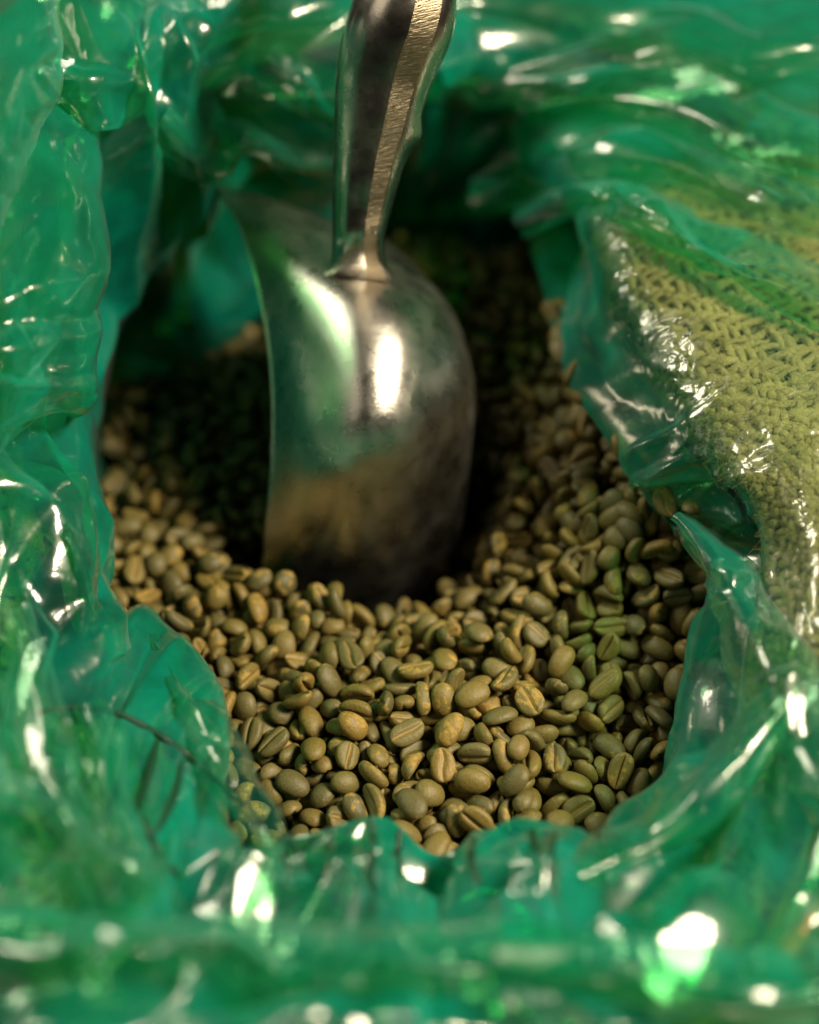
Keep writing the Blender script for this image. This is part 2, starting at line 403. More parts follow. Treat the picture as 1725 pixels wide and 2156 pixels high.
def blur(A, k, wrap):
    for _ in range(k):
        if wrap: A = (np.roll(A, 1, 0) + 2 * A + np.roll(A, -1, 0)) / 4
        else:
            B = np.pad(A, ((1, 1), (0, 0)), mode='edge'); A = (B[:-2] + 2 * B[1:-1] + B[2:]) / 4
        B = np.pad(A, ((0, 0), (1, 1)), mode='edge'); A = (B[:, :-2] + 2 * B[:, 1:-1] + B[:, 2:]) / 4
    return A
def cells_of(n, m, size, cell, rng, wrap):
    """random value per crooked cell: where the bag is folded double or triple"""
    ca = max(2, int(round(size[0] / cell[0]))); cr = max(2, int(round(size[1] / cell[1])))
    px = rng.uniform(0, ca, ca * cr); py = rng.uniform(0, cr, ca * cr); val = rng.random(ca * cr)
    X = np.arange(n)[:, None] * (ca / n); Y = np.arange(m)[None] * (cr / (m - 1))
    X = X + 0.12 * vnoise((n, m), (ca * 2, cr * 2), rng, wrap)
    best = np.full((n, m), 1e9); out = np.zeros((n, m))
    for x, y, v_ in zip(px, py, val):
        dx = np.abs(X - x); 
        if wrap: dx = np.minimum(dx, ca - dx)
        d = dx + 0.6 * np.abs(Y - y) + 0.6 * np.maximum(dx, np.abs(Y - y))
        k = d < best; best[k] = d[k]; out[k] = v_
    return out
def make_sheet(base, wrap, seed, amp, layers, low=None):
    """layers: (facet size along, across, height in cm, rounding, kind)"""
    rng = np.random.default_rng(seed)
    n, m = base.shape[:2]
    nr = normals(base, wrap)
    size = (np.linalg.norm(np.diff(base, axis=0), axis=-1).sum(0).mean(), np.linalg.norm(np.diff(base, axis=1), axis=-1).sum(1).mean())
    H = np.zeros((n, m)); 
    for ca, cr, h, rd, kind in layers:
        f = facets(n, m, size, (ca, cr), rng, wrap)
        if kind == 'ridge': f = 0.8 - 1.6 * np.abs(f)
        f = blur(f, rd, wrap)
        g = np.clip(0.7 + 0.6 * vnoise((n, m), (max(3, int(size[0] / 6)), max(2, int(size[1] / 5))), rng, wrap), 0.1, 1.6)
        H += f * h * g
    H = H * amp
    if low is not None: H = np.maximum(H, low + 0.15 * (H - low))
    X = base + nr * H[..., None]
    c = cells_of(n, m, size, (4.0, 3.5), rng, wrap); c2 = cells_of(n, m, size, (2.2, 4.5), rng, wrap)
    return X, c, c2
def film(name, X, ply, tight, wrap=False):
    o = mesh_obj(name, X * S - LO, grid_faces(*X.shape[:2], wrap_n=wrap), M_film, liner)
    for nm, f in (('ply', ply), ('tight', tight)):
        f = np.broadcast_to(f, X.shape[:2])
        at = o.data.attributes.new(nm, 'FLOAT', 'POINT'); at.data.foreach_set('value', np.ascontiguousarray(f, dtype=np.float32).ravel())
    return o

liner = empty('plastic_liner', tuple(Z(880, 1768, 2.2) * S),
              'crumpled glossy green plastic bag lining the jute sack and folded out over its rim', 'plastic bag')
LO = np.array(liner.location)
NA, NR = 620, 170
base = base_surface(NA, NR)
arr = (np.arange(NA) / NA)[:, None]; rrr = np.linspace(0, 1, NR)[None]
def touch(a, r):
    """1 where the film lies tight on the jute"""
    right = smooth(.13, .19, a) * (1 - smooth(.405, .45, a))
    left = 0.30 * smooth(.70, .74, a) * (1 - smooth(.84, .88, a))
    return (right + left) * smooth(.27, .46, r)
def amp_map(a, r):
    k = 0.34 + 0.66 * smooth(.2, .40, r)
    return k * (1 - 0.72 * touch(a, r)) * (0.35 + 0.65 * smooth(0.02, .16, r))
LAYERS = [(4.8, 3.6, 0.85, 0, 'f'), (1.9, 6.5, 0.45, 0, 'f'), (3.0, 2.8, 0.36, 0, 'ridge'), (1.4, 1.6, 0.045, 0, 'ridge')]
X, c1, c2 = make_sheet(base, True, 3, amp_map(arr, rrr), LAYERS, -0.06 - 1.4 * (1 - touch(arr, rrr)))
TT = touch(arr, rrr)
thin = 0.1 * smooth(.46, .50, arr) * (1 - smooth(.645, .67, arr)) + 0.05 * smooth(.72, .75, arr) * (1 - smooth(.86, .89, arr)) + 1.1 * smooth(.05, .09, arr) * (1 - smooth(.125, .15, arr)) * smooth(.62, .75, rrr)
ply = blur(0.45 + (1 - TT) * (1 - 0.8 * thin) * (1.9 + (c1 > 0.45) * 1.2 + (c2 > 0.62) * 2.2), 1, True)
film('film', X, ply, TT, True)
RING_X = X
under = base - normals(base) * (0.25 + 1.0 * (1 - TT))[..., None]
c0 = int(.20 * NR)
X, c1, c2 = make_sheet(under, True, 8, amp_map(arr, rrr) * 0.9, LAYERS)
sel = [i % NA for i in range(int(.885 * NA), int(1.13 * NA))]
film('film_fold', X[sel][:, c0:], blur(1.6 + (c1 > 0.5) * 1.4, 1, True)[sel][:, c0:], 0.0)
# extra folds: (name, control grid of px, py, height), extra cloth
def patch(ctrl, n, m):
    C = np.array([[Z(*p) for p in row] for row in ctrl])
    g = cubic(np.linspace(0, 1, C.shape[0]), C, np.linspace(0, 1, n))
    g = np.swapaxes(g, 0, 1)
    g = cubic(np.linspace(0, 1, C.shape[1]), g, np.linspace(0, 1, m))
    return np.swapaxes(g, 0, 1).copy()
FOLDS = [
 # tall fold hanging in from the left
 ([[(-90,150,12),(40,190,12),(165,182,11),(205,255,9.5),(150,300,7)],
   [(-90,450,11.5),(30,450,11.5),(150,440,10.8),(212,450,9.0),(160,470,6.5)],
   [(-90,700,10.5),(20,700,10.5),(140,690,9.6),(213,680,8.0),(160,690,5.5)],
   [(-90,880,9.0),(10,875,9.0),(120,835,8.0),(203,830,6.6),(150,820,4.5)],
   [(-90,990,7.2),(5,945,7.4),(95,890,7.0),(170,840,6.2),(120,830,4.0)]], 150, 110, 0.22, 11),
 # nearest fold at the upper left edge
 ([[(-150,-120,16),(0,-110,16.5),(120,-100,15.5),(150,-80,13)],
   [(-150,150,15.5),(-10,140,16),(85,130,15),(110,150,12.5)],
   [(-150,350,14.5),(-20,340,15),(40,320,14),(60,340,11.5)],
   [(-150,560,12.5),(-40,520,13),(0,480,12.5),(10,470,10.5)]], 120, 80, 0.15, 12),
 # pointed fold at the top left
 ([[(70,-60,13),(180,-70,12.6),(290,-60,11),(330,-40,9)],
   [(75,60,12.6),(190,50,12.4),(310,60,10.8),(345,90,8.6)],
   [(80,150,12),(190,150,12.2),(320,150,10.6),(352,190,8.4)],
   [(100,240,10.5),(190,265,10.6),(270,250,9.6),(340,212,8.2)]], 110, 110, 0.22, 13),
]
for ctrl, n, m, ex, seed in FOLDS:
    b = patch(ctrl, n, m)
    X, c1, c2 = make_sheet(b, False, seed, 1.0, [(3.0, 2.4, ex * 1.3, 1, 'f'), (1.6, 4.0, ex, 0, 'ridge'), (1.1, 1.4, 0.06, 0, 'ridge')])
    film('film_fold', X, blur(1.9 + (c1 > 0.5) * 1.4, 1, False), 0.0)

# pleats: the bag doubled over itself in bands (px, py, height, half width in px)
PLEATS = [
 [(1000,395,3.2,30),(1110,350,4.6,45),(1200,300,6.2,55),(1320,300,7.0,60),(1450,340,7.3,60),(1600,400,7.5,60),(1780,455,7.5,60)],
 [(900,165,5.6,60),(1100,140,6.8,70),(1350,105,8.2,70),(1600,85,8.9,70),(1820,60,8.9,70)],
 [(1080,215,5.6,40),(1250,185,6.8,50),(1450,215,7.7,60),(1600,270,8.0,60),(1800,325,8.0,60)],
 [(1090,470,4.2,35),(1250,415,6.5,45),(1400,470,7.4,50),(1560,545,7.6,50),(1780,645,7.6,50)],
 [(1425,1085,3.9,8),(1510,1170,4.7,45),(1560,1280,4.9,60),(1620,1420,5.1,65),(1680,1560,5.5,60),(1780,1700,5.9,60)],
 [(1650,1470,5.3,40),(1560,1570,5.0,60),(1450,1690,4.6,70),(1330,1790,4.3,50),(1220,1845,4.3,40)],
 [(-80,1960,7.6,60),(200,1990,7.7,60),(450,1980,7.7,55),(700,2000,7.5,60),(1000,2030,7.2,60),(1300,2030,7.0,60),(1550,2075,6.9,70),(1800,2060,6.8,70)],
 [(300,1305,1.2,20),(400,1480,3.2,45),(470,1620,3.8,50),(560,1760,4.5,40),(620,1870,5.0,40)],
 [(30,1010,6.6,40),(110,1050,6.2,50),(150,1150,5.8,45),(170,1280,4.4,40),(235,1395,3.0,30)],
 [(20,1280,6.2,30),(70,1450,6.0,40),(110,1620,6.0,45),(170,1780,6.2,45)],
 [(180,1480,4.8,30),(215,1600,4.9,40),(240,1740,5.2,45),(290,1880,5.6,45)],
 [(-60,1660,7.2,50),(80,1720,7.4,60),(200,1800,7.2,55),(320,1880,6.8,50)],
 [(560,120,9.4,40),(650,175,8.4,45),(740,215,6.8,45),(830,190,6.2,45)],
 [(330,250,9.6,40),(430,330,7.6,50),(520,300,7.2,50),(640,330,5.6,45),(760,300,4.6,40)],
]
for i, pl in enumerate(PLEATS):
    q = np.array(pl, float); k = len(q)
    t = np.linspace(0, k - 1, (k - 1) * 34 + 1)
    c = cubic(np.arange(k), q, t)
    tg = np.gradient(c[:, :2], axis=0); tg /= np.linalg.norm(tg, axis=1, keepdims=True)
    nn = np.stack([-tg[:, 1], tg[:, 0]], 1)
    cols = np.linspace(-1, 1, 44)
    b = np.zeros((len(t), len(cols), 3))
    for j, u in enumerate(cols):
        zz = c[:, 2] + 0.30 * (1 - abs(u)) - 0.75 * abs(u) ** 3
        for r_ in range(len(t)):
            x, y = c[r_, :2] + nn[r_] * u * c[r_, 3] * 1.15
            b[r_, j] = Z(x, y, zz[r_])
    X_, c1_, c2_ = make_sheet(b, False, 40 + i, 1.0, [(3.0, 1.7, 0.30, 0, 'f'), (1.7, 1.5, 0.17, 0, 'ridge'), (0.9, 0.8, 0.02, 0, 'f')])
    film('film_fold', X_, blur(0.75 + (c1_ > 0.5) * 1.3, 1, False), 0.0)

# dark printed strokes on the film along the front of the mouth
def to_px(X):
    q = X - F0
    d = q @ FW; mm = (1 + d / FOCUS) * KPX
    return np.stack([862 + (q @ RT) / mm, 1078 - (q @ UP) / mm], -1), d
FLAT = RING_X.reshape(-1, 3); FN = normals(RING_X).reshape(-1, 3)
FPX, FD = to_px(FLAT)
ra = np.broadcast_to(rrr, (NA, NR)).ravel()
M_print, nt_, out_ = new_mat('dark_print')
pb_ = N(nt_, 'ShaderNodeBsdfPrincipled', i_Roughness=0.4); pb_.inputs['Base Color'].default_value = (0.002, 0.035, 0.014, 1)
L(nt_, pb_.outputs[0], out_.inputs[0])
STROKES = [
 [(75,1500),(130,1490),(200,1492),(265,1510),(330,1545),(395,1590),(450,1640),(520,1700),(570,1760)],
 [(330,1560),(318,1610),(300,1670),(283,1720)], [(380,1600),(372,1660),(352,1710),(330,1750)], [(250,1640),(232,1700),(200,1760)],
 [(610,1752),(600,1790),(606,1840),(596,1880)], [(690,1740),(696,1790),(684,1850)], [(782,1722),(786,1780),(780,1850),(790,1930)], [(842,1745),(838,1800),(848,1850)],
 [(1122,1745),(1132,1800),(1160,1850),(1172,1890)], [(1170,1750),(1162,1810),(1178,1850)], [(1000,1765),(990,1810),(1012,1860)],
 [(300,1720),(330,1790),(380,1850)],
]
for st in STROKES:
    st = np.array(st, float)
    t = np.linspace(0, len(st) - 1, (len(st) - 1) * 7 + 1)
    line = cubic(np.arange(len(st)), st, t)
    pts = []
    for q in line:
        e = ((FPX - q) ** 2).sum(1)
        ok = (e < e.min() + 60) & (ra > 0.2)
        k = np.where(ok)[0][np.argmin(FD[ok])] if ok.any() else np.argmin(e)
        pts.append(P(q[0], q[1], FD[k] + 0.01))
    pts = np.array(pts); 
    for _ in range(3): pts[1:-1] = (pts[:-2] + 2 * pts[1:-1] + pts[2:]) / 4
    wd = 0.035 + 0.05 * np.sin(np.linspace(0.3, 2.8, len(pts)))
    tg = np.gradient(pts, axis=0); tg /= np.linalg.norm(tg, axis=1, keepdims=True)
    sd = np.cross(tg, FW); sd /= np.linalg.norm(sd, axis=1, keepdims=True)
    up_ = np.cross(sd, tg)
    ringp = np.stack([pts + sd * wd[:, None], pts + up_ * wd[:, None] * .3, pts - sd * wd[:, None], pts - up_ * wd[:, None] * .3], 1)
    mesh_obj('printed_stroke', ringp.reshape(-1, 3) * S - LO, grid_faces(len(pts), 4, wrap_m=True), M_print, liner)

# ------------------------------------------------------------------ jute sack under the liner
sack = empty('jute_sack', (0, 0.05, -0.40), 'coarse woven jute sack around the green plastic bag, its rim rolled outward', 'sack')
SO = np.array(sack.location)
bs = base_surface(300, 80)
bn = normals(bs)
sa = (np.arange(300) / 300)[:, None]; sr = np.linspace(0, 1, 80)[None]
sk = bs - bn * (0.55 + 1.5 * (1 - touch(sa, sr)))[..., None]
cut = 17                                        # starts under the lip
sk = sk[:, cut:]
last = sk[:, -1]
o = last[:, :2] - CENTRE; o /= np.linalg.norm(o, axis=1, keepdims=True)
ext = []
for k, (dz, dr) in enumerate(((-3, 1.6), (-8, 2.4), (-16, 2.6), (-26, 2.0), (-38, 0.5))):
    e = last.copy(); e[:, :2] += o * dr; e[:, 2] = np.minimum(e[:, 2] + dz, last[:, 2] + dz); 
    if k == 4: e[:, 2] = -39.9
    ext.append(e)
sk2 = np.concatenate([sk, np.stack(ext, 1)], 1)
mesh_obj('sack_cloth', sk2 * S - SO, grid_faces(*sk2.shape[:2], wrap_n=True), M_back, sack)

def weave(a0, a1, r0, r1, pitch, rad, name, seed, off=0.42):
    """warp and weft yarns over and under each other on the sack surface"""
    rng = np.random.default_rng(seed)
    full = base_surface(600, 160); fn = normals(full)
    full = full - fn * (off + 1.5 * (1 - touch((np.arange(600) / 600)[:, None], np.linspace(0, 1, 160)[None])))[..., None]
    ia = np.arange(int(a0 * 600), int(a1 * 600)) % 600
    ir = np.arange(int(r0 * 159), int(r1 * 159) + 1)
    G = full[ia][:, ir]; Nn = fn[ia][:, ir]
    la = np.linalg.norm(np.diff(G, axis=0), axis=-1).sum(0).mean(); lr = np.linalg.norm(np.diff(G, axis=1), axis=-1).sum(1).mean()
    na, nr = int(la / pitch), int(lr / pitch)
    def samp(A, fa, fr):
        x = np.clip(fa * (A.shape[0] - 1), 0, A.shape[0] - 1.001); y = np.clip(fr * (A.shape[1] - 1), 0, A.shape[1] - 1.001)
        i = x.astype(int); j = y.astype(int); u = (x - i)[..., None]; v = (y - j)[..., None]
        return (A[i, j] * (1 - u) + A[i + 1, j] * u) * (1 - v) + (A[i, j + 1] * (1 - u) + A[i + 1, j + 1] * u) * v
    verts, faces, base_i = [], [], 0
    SEG, SIDE = 4, 6
    for along in (0, 1):
        nl, nx = (nr, na) if along == 0 else (na, nr)
        for k in range(nl):
            t = np.linspace(0, 1, nx * SEG + 1)
            ph = (t * nx + k) * math.pi / 2
            c = (k + 0.5) / nl + 0.16 / nl * np.cumsum(rng.standard_normal(len(t))) * 0.25 * (np.hanning(len(t)) + .2)
            c = np.clip(c, 0, 1)
            fa_, fr_ = (t, c) if along == 0 else (c, t)
            p = samp(G, fa_, fr_); nn = samp(Nn, fa_, fr_)
            wob = (np.sin(ph) * (1 if along == 0 else -1)) * rad * 0.75
            p = p + nn * wob[:, None]
            tg = np.gradient(p, axis=0); tg /= np.linalg.norm(tg, axis=1, keepdims=True) + 1e-9
            sd = np.cross(tg, nn); sd /= np.linalg.norm(sd, axis=1, keepdims=True) + 1e-9
            n3 = np.cross(sd, tg)
            rr = rad * (1 + 0.18 * np.interp(np.arange(len(t)), np.arange(0, len(t) + 6, 6), rng.standard_normal(len(np.arange(0, len(t) + 6, 6)))))
            ang = np.arange(SIDE) / SIDE * 2 * math.pi
            ring = p[:, None] + (np.cos(ang)[None, :, None] * sd[:, None] * 1.25 + np.sin(ang)[None, :, None] * n3[:, None] * 0.9) * rr[:, None, None]
            verts.append(ring.reshape(-1, 3))
            faces.append(grid_faces(len(t), SIDE, wrap_m=True) + base_i); base_i += len(t) * SIDE
    o = mesh_obj(name, np.concatenate(verts) * S - SO, np.concatenate(faces), M_jute, sack)
    o['kind'] = 'stuff'
    # loose fibres standing off the yarns
    nf = int(la * lr * 18)
    fa_ = rng.random(nf); fr_ = rng.random(nf)
    p = samp(G, fa_, fr_); nn = samp(Nn, fa_, fr_)
    d = rng.standard_normal((nf, 3)); d /= np.linalg.norm(d, axis=1, keepdims=True)
    bend = rng.standard_normal((nf, 3)) * 0.12
    ln = 0.3 + 0.8 * rng.random(nf)
    V = []
    wd = 0.005
    side = np.cross(d, nn); side /= np.linalg.norm(side, axis=1, keepdims=True) + 1e-9
    K = 5
    for k in range(K):
        t = k / (K - 1) - 0.5
        c = p + nn * (rad * 1.5 + 0.10 * (1 - 4 * t * t) * rng.random((nf, 1))) + d * (ln * t)[:, None] + bend * (4 * t * t)
        hgt = np.einsum('ij,ij->i', c - p, nn); c = c - nn * (np.minimum(hgt, 0.03) - 0.03)[:, None]
        c = c - nn * np.maximum(hgt - 0.24, 0)[:, None]
        for s_ in (-1, 1): V.append(c + side * wd * s_)
    V = np.stack(V, 1).reshape(-1, 3)
    F = []
    bi = np.arange(nf) * K * 2
    for k in range(K - 1):
        F.append(np.stack([bi + 2*k, bi + 2*k + 1, bi + 2*k + 3, bi + 2*k + 2], 1))
    o = mesh_obj('loose_fibre', V * S - SO, np.concatenate(F), M_jute, sack)
    o['kind'] = 'stuff'
weave(0.09, 0.47, 0.26, 0.86, 0.31, 0.110, 'woven_yarn', 5)
weave(0.70, 0.895, 0.30, 0.80, 0.42, 0.148, 'woven_yarn', 6)

# ------------------------------------------------------------------ floor
fl = mesh_obj('floor', [(-4, -4, -0.4), (4, -4, -0.4), (4, 4, -0.4), (-4, 4, -0.4)], [(0, 1, 2, 3)], M_back, smooth=False)
fl['kind'] = 'structure'

# ------------------------------------------------------------------ scoop
scoop = empty('metal_scoop', tuple(Z(730, 1330, -1.0) * S), 'polished metal scoop stuck upright into the coffee beans', 'scoop')
CO = np.array(scoop.location)
PD = 1.4
PAN = [
 [(452,385,8.0),(570,418,7.6),(690,462,7.2),(770,490,7.6),(832,520,9.2),(800,500,12.0)],
 [(500,470,6.2),(600,500,4.9),(700,540,4.1),(790,556,4.7),(884,572,7.4),(830,540,11.5)],
 [(540,600,4.6),(630,612,2.7),(750,636,1.7),(860,645,2.6),(955,660,6.0),(860,640,11.5)],
 [(568,770,4.0),(650,780,1.8),(770,796,0.7),(900,800,1.8),(997,800,5.6),(880,800,11.5)],
 [(572,950,3.9),(650,955,1.8),(770,960,1.1),(900,960,2.3),(992,950,5.9),(880,950,11.5)],
 [(558,1110,4.7),(640,1115,3.5),(760,1125,3.3),(880,1130,4.7),(968,1130,7.6),(860,1120,12.0)],
 [(530,1275,6.4),(610,1290,6.3),(730,1305,6.8),(850,1320,8.0),(935,1320,10.2),(830,1310,13.5)],
 [(480,1420,9.4),(570,1450,10.0),(690,1470,10.8),(810,1480,11.6),(890,1470,13.0),(790,1450,15.0)],
 [(430,1520,12.4),(520,1570,13.4),(640,1600,14.2),(750,1600,14.8),(820,1580,15.6),(730,1550,17.0)],
]
def pan_surface(n, m):
    C = np.array([[P(x, y, d + PD) for x, y, d in row] for row in PAN])
    g = cubic(np.arange(len(PAN)), C, np.linspace(0, len(PAN) - 1, n))
    g = np.swapaxes(g, 0, 1)
    g = cubic(np.arange(6), g, np.linspace(0, 5, m))
    return np.swapaxes(g, 0, 1).copy()
def thick(X, t):
    n = normals(X, wrap=False)
    Y = X + n * t
    a, b = X.shape[:2]
    V = np.concatenate([X.reshape(-1, 3), Y.reshape(-1, 3)])
    F = grid_faces(a, b); F2 = F[:, ::-1] + a * b
    E = []
    for i in range(a - 1):
        for j in (0, b - 1):
            q = [i * b + j, (i + 1) * b + j]; E.append([q[0], q[1], q[1] + a * b, q[0] + a * b])
    for j in range(b - 1):
        for i in (0, a - 1):
            q = [i * b + j, i * b + j + 1]; E.append([q[0], q[1], q[1] + a * b, q[0] + a * b])
    return V, np.concatenate([F, F2, np.array(E)])
PX = pan_surface(90, 60)
V, F = thick(PX, 0.14)
mesh_obj('pan', V * S - CO, F, M_pan, scoop)
HANDLE = [  # py, left px, right px, offset behind the focus plane, depth radius in cm
 (-280, 800, 940, 0.2, 0.9), (-200, 785, 945, 0.2, 1.1), (-140, 775, 948, 0.2, 1.25), (-60, 758, 952, 0.2, 1.4), (20, 734, 963, 0.3, 1.5), (90, 715, 950, 0.5, 1.45), (150, 706, 922, 0.8, 1.35), (205, 703, 900, 1.1, 1.25),
 (255, 702, 882, 1.3, 1.15), (300, 701, 866, 1.5, 1.05), (340, 699, 853, 1.7, 1.0), (390, 698, 838, 1.9, 0.9), (450, 698, 822, 2.2, 0.8), (510, 698, 810, 2.5, 0.75),
 (550, 694, 814, 3.0, 0.8), (580, 678, 830, 3.7, 0.95), (606, 655, 846, 4.8, 1.1), (625, 630, 862, 6.2, 1.2)]
hy = np.array([h[0] for h in HANDLE], float)
hv = np.array([h[1:] for h in HANDLE], float)
ty = np.linspace(-280, 625, 130)
hs = cubic(hy, hv, ty)
NS = 56
ang = np.arange(NS) / NS * 2 * math.pi
HV = []; 
for y, (l, r, d, rz) in zip(ty, hs):
    c = P((l + r) / 2, y, d + 0.9); half = (r - l) / 2 * KPX * (1 + d / FOCUS)
    e1 = RT * 1.0; e2 = -FW
    ca, sa = np.cos(ang), np.sin(ang)
    # a rounded bar whose right front is ground to a flat strip
    x = np.sign(ca) * np.abs(ca) ** 0.9 * half; zz = np.sign(sa) * np.abs(sa) ** 0.9 * rz
    fdir = np.array([math.cos(math.radians(62)), math.sin(math.radians(62))])
    ext_ = np.hypot(half * fdir[0], rz * fdir[1]) * 0.965
    dd = x * fdir[0] + zz * fdir[1]
    ov = np.maximum(dd - ext_, 0)
    x = x - ov * fdir[0]; zz = zz - ov * fdir[1]
    x = x + 0.24 * math.exp(-((y - 288) / 34) ** 2) * np.maximum(np.cos(ang + 0.25), 0) ** 3
    HV.append(c + x[:, None] * e1 + zz[:, None] * e2)
HV = np.array(HV)
hF = grid_faces(len(ty), NS, wrap_m=True)
ho = mesh_obj('handle', HV.reshape(-1, 3) * S - CO, hF, [M_grip, M_facet], scoop)
mi = np.zeros(len(hF), dtype=np.int32)
fa_deg = np.degrees(np.arctan2(np.sin(ang + math.pi / NS), np.cos(ang + math.pi / NS)))
strip = (fa_deg > 46) & (fa_deg < 78)
mi.reshape(-1, NS)[:, strip] = 1
ho.data.polygons.foreach_set('material_index', mi)

# ------------------------------------------------------------------ coffee beans
def bean_mesh(seed, rings=13, mer=26):
    rng = np.random.default_rng(seed)
    a = 0.5 * rng.uniform(0.80, 1.12); b = 0.37 * rng.uniform(0.84, 1.10); hd = 0.265 * rng.uniform(0.88, 1.12); hv_ = 0.13 * rng.uniform(0.8, 1.2)
    bend = rng.uniform(-0.02, 0.42); skew = rng.uniform(-0.10, 0.10); twist = rng.uniform(-0.25, 0.25)
    sw = rng.uniform(-0.05, 0.05); gd = rng.uniform(0.05, 0.11); gw = rng.uniform(0.030, 0.05); taper = rng.uniform(-0.15, 0.15)
    u = np.linspace(0, math.pi, rings + 2)[1:-1]
    # meridians crowd towards the seam
    q = (np.arange(mer) + 0.5) / mer * 2 - 1
    phi = -math.pi / 2 + math.pi * np.sign(q) * (0.35 * np.abs(q) + 0.65 * np.abs(q) ** 1.9)
    V, SM = [], []
    def pt(x, cy, cz):
        rad_b = b
        y = cy * rad_b; s = cz
        z = hd * s if s >= 0 else -hv_ * (1 - (1 - min(1, -s)) ** 2.2)
        return x, y, z
    for uu in u:
        ex = math.copysign(abs(math.cos(uu)) ** 0.88, math.cos(uu)); rad = math.sin(uu) ** 0.92
        for ph in phi:
            x, y, z = pt(ex * a, rad * math.cos(ph), rad * math.sin(ph))
            y *= 1 + taper * ex
            seam = 0.0
            if z < 0:
                yc = sw * math.sin(ex * 3.0)
                g = math.exp(-((y - yc) / gw) ** 2) * min(1, (1.02 - abs(ex)) * 4)
                lob = math.exp(-((abs(y - yc) - 0.13) / 0.09) ** 2) * (1 - ex * ex)
                z += gd * g * 1.0 - 0.035 * lob
                seam = g
            V.append((x, y, z)); SM.append(seam)
    V.append((a, 0, 0)); V.append((-a, 0, 0)); SM += [0.6, 0.6]
    V = np.array(V); SM = np.array(SM)
    # curl of the whole bean, lumps
    V[:, 2] -= bend * (V[:, 0] ** 2 - 0.08) * (0.8 + 0.5 * V[:, 2])
    V[:, 1] += skew * V[:, 0] ** 2
    ca, sa = np.cos(twist * V[:, 0]), np.sin(twist * V[:, 0])
    V[:, 1], V[:, 2] = V[:, 1] * ca - V[:, 2] * sa, V[:, 1] * sa + V[:, 2] * ca
    for _ in range(7):
        d = rng.standard_normal(3); d /= np.linalg.norm(d)
        c = d * np.array([a, b, hd]) * 0.9
        w_ = np.exp(-((V - c) ** 2).sum(1) / rng.uniform(0.02, 0.06))
        V -= d * (rng.uniform(-0.015, 0.03) * w_)[:, None]
    F = [tuple(f) for f in grid_faces(rings, mer, wrap_m=True)]
    n = rings * mer
    for j in range(mer):
        F.append((n, j, (j + 1) % mer)[::1])
        F.append((n + 1, (rings - 1) * mer + (j + 1) % mer, (rings - 1) * mer + j))
    return V, F, SM
def bean_height(x, y):
    h = -1.3 * smooth(1.0, 10.0, y)
    h = h - 2.5 * np.exp(-((x + 0.1) ** 2 / 6 + (y - 3.4) ** 2 / 6))
    h = h + 3.6 * smooth(1.8, 7.0, x) * smooth(-3.5, 3.5, y) * (1 - 0.35 * smooth(8, 14, y))
    h = h - 0.4 * smooth(-3.0, -7.0, x) * smooth(-2, 5, y)
    h = h - 0.5 * smooth(-4.5, -7.5, y)
    return h
NVAR = 18
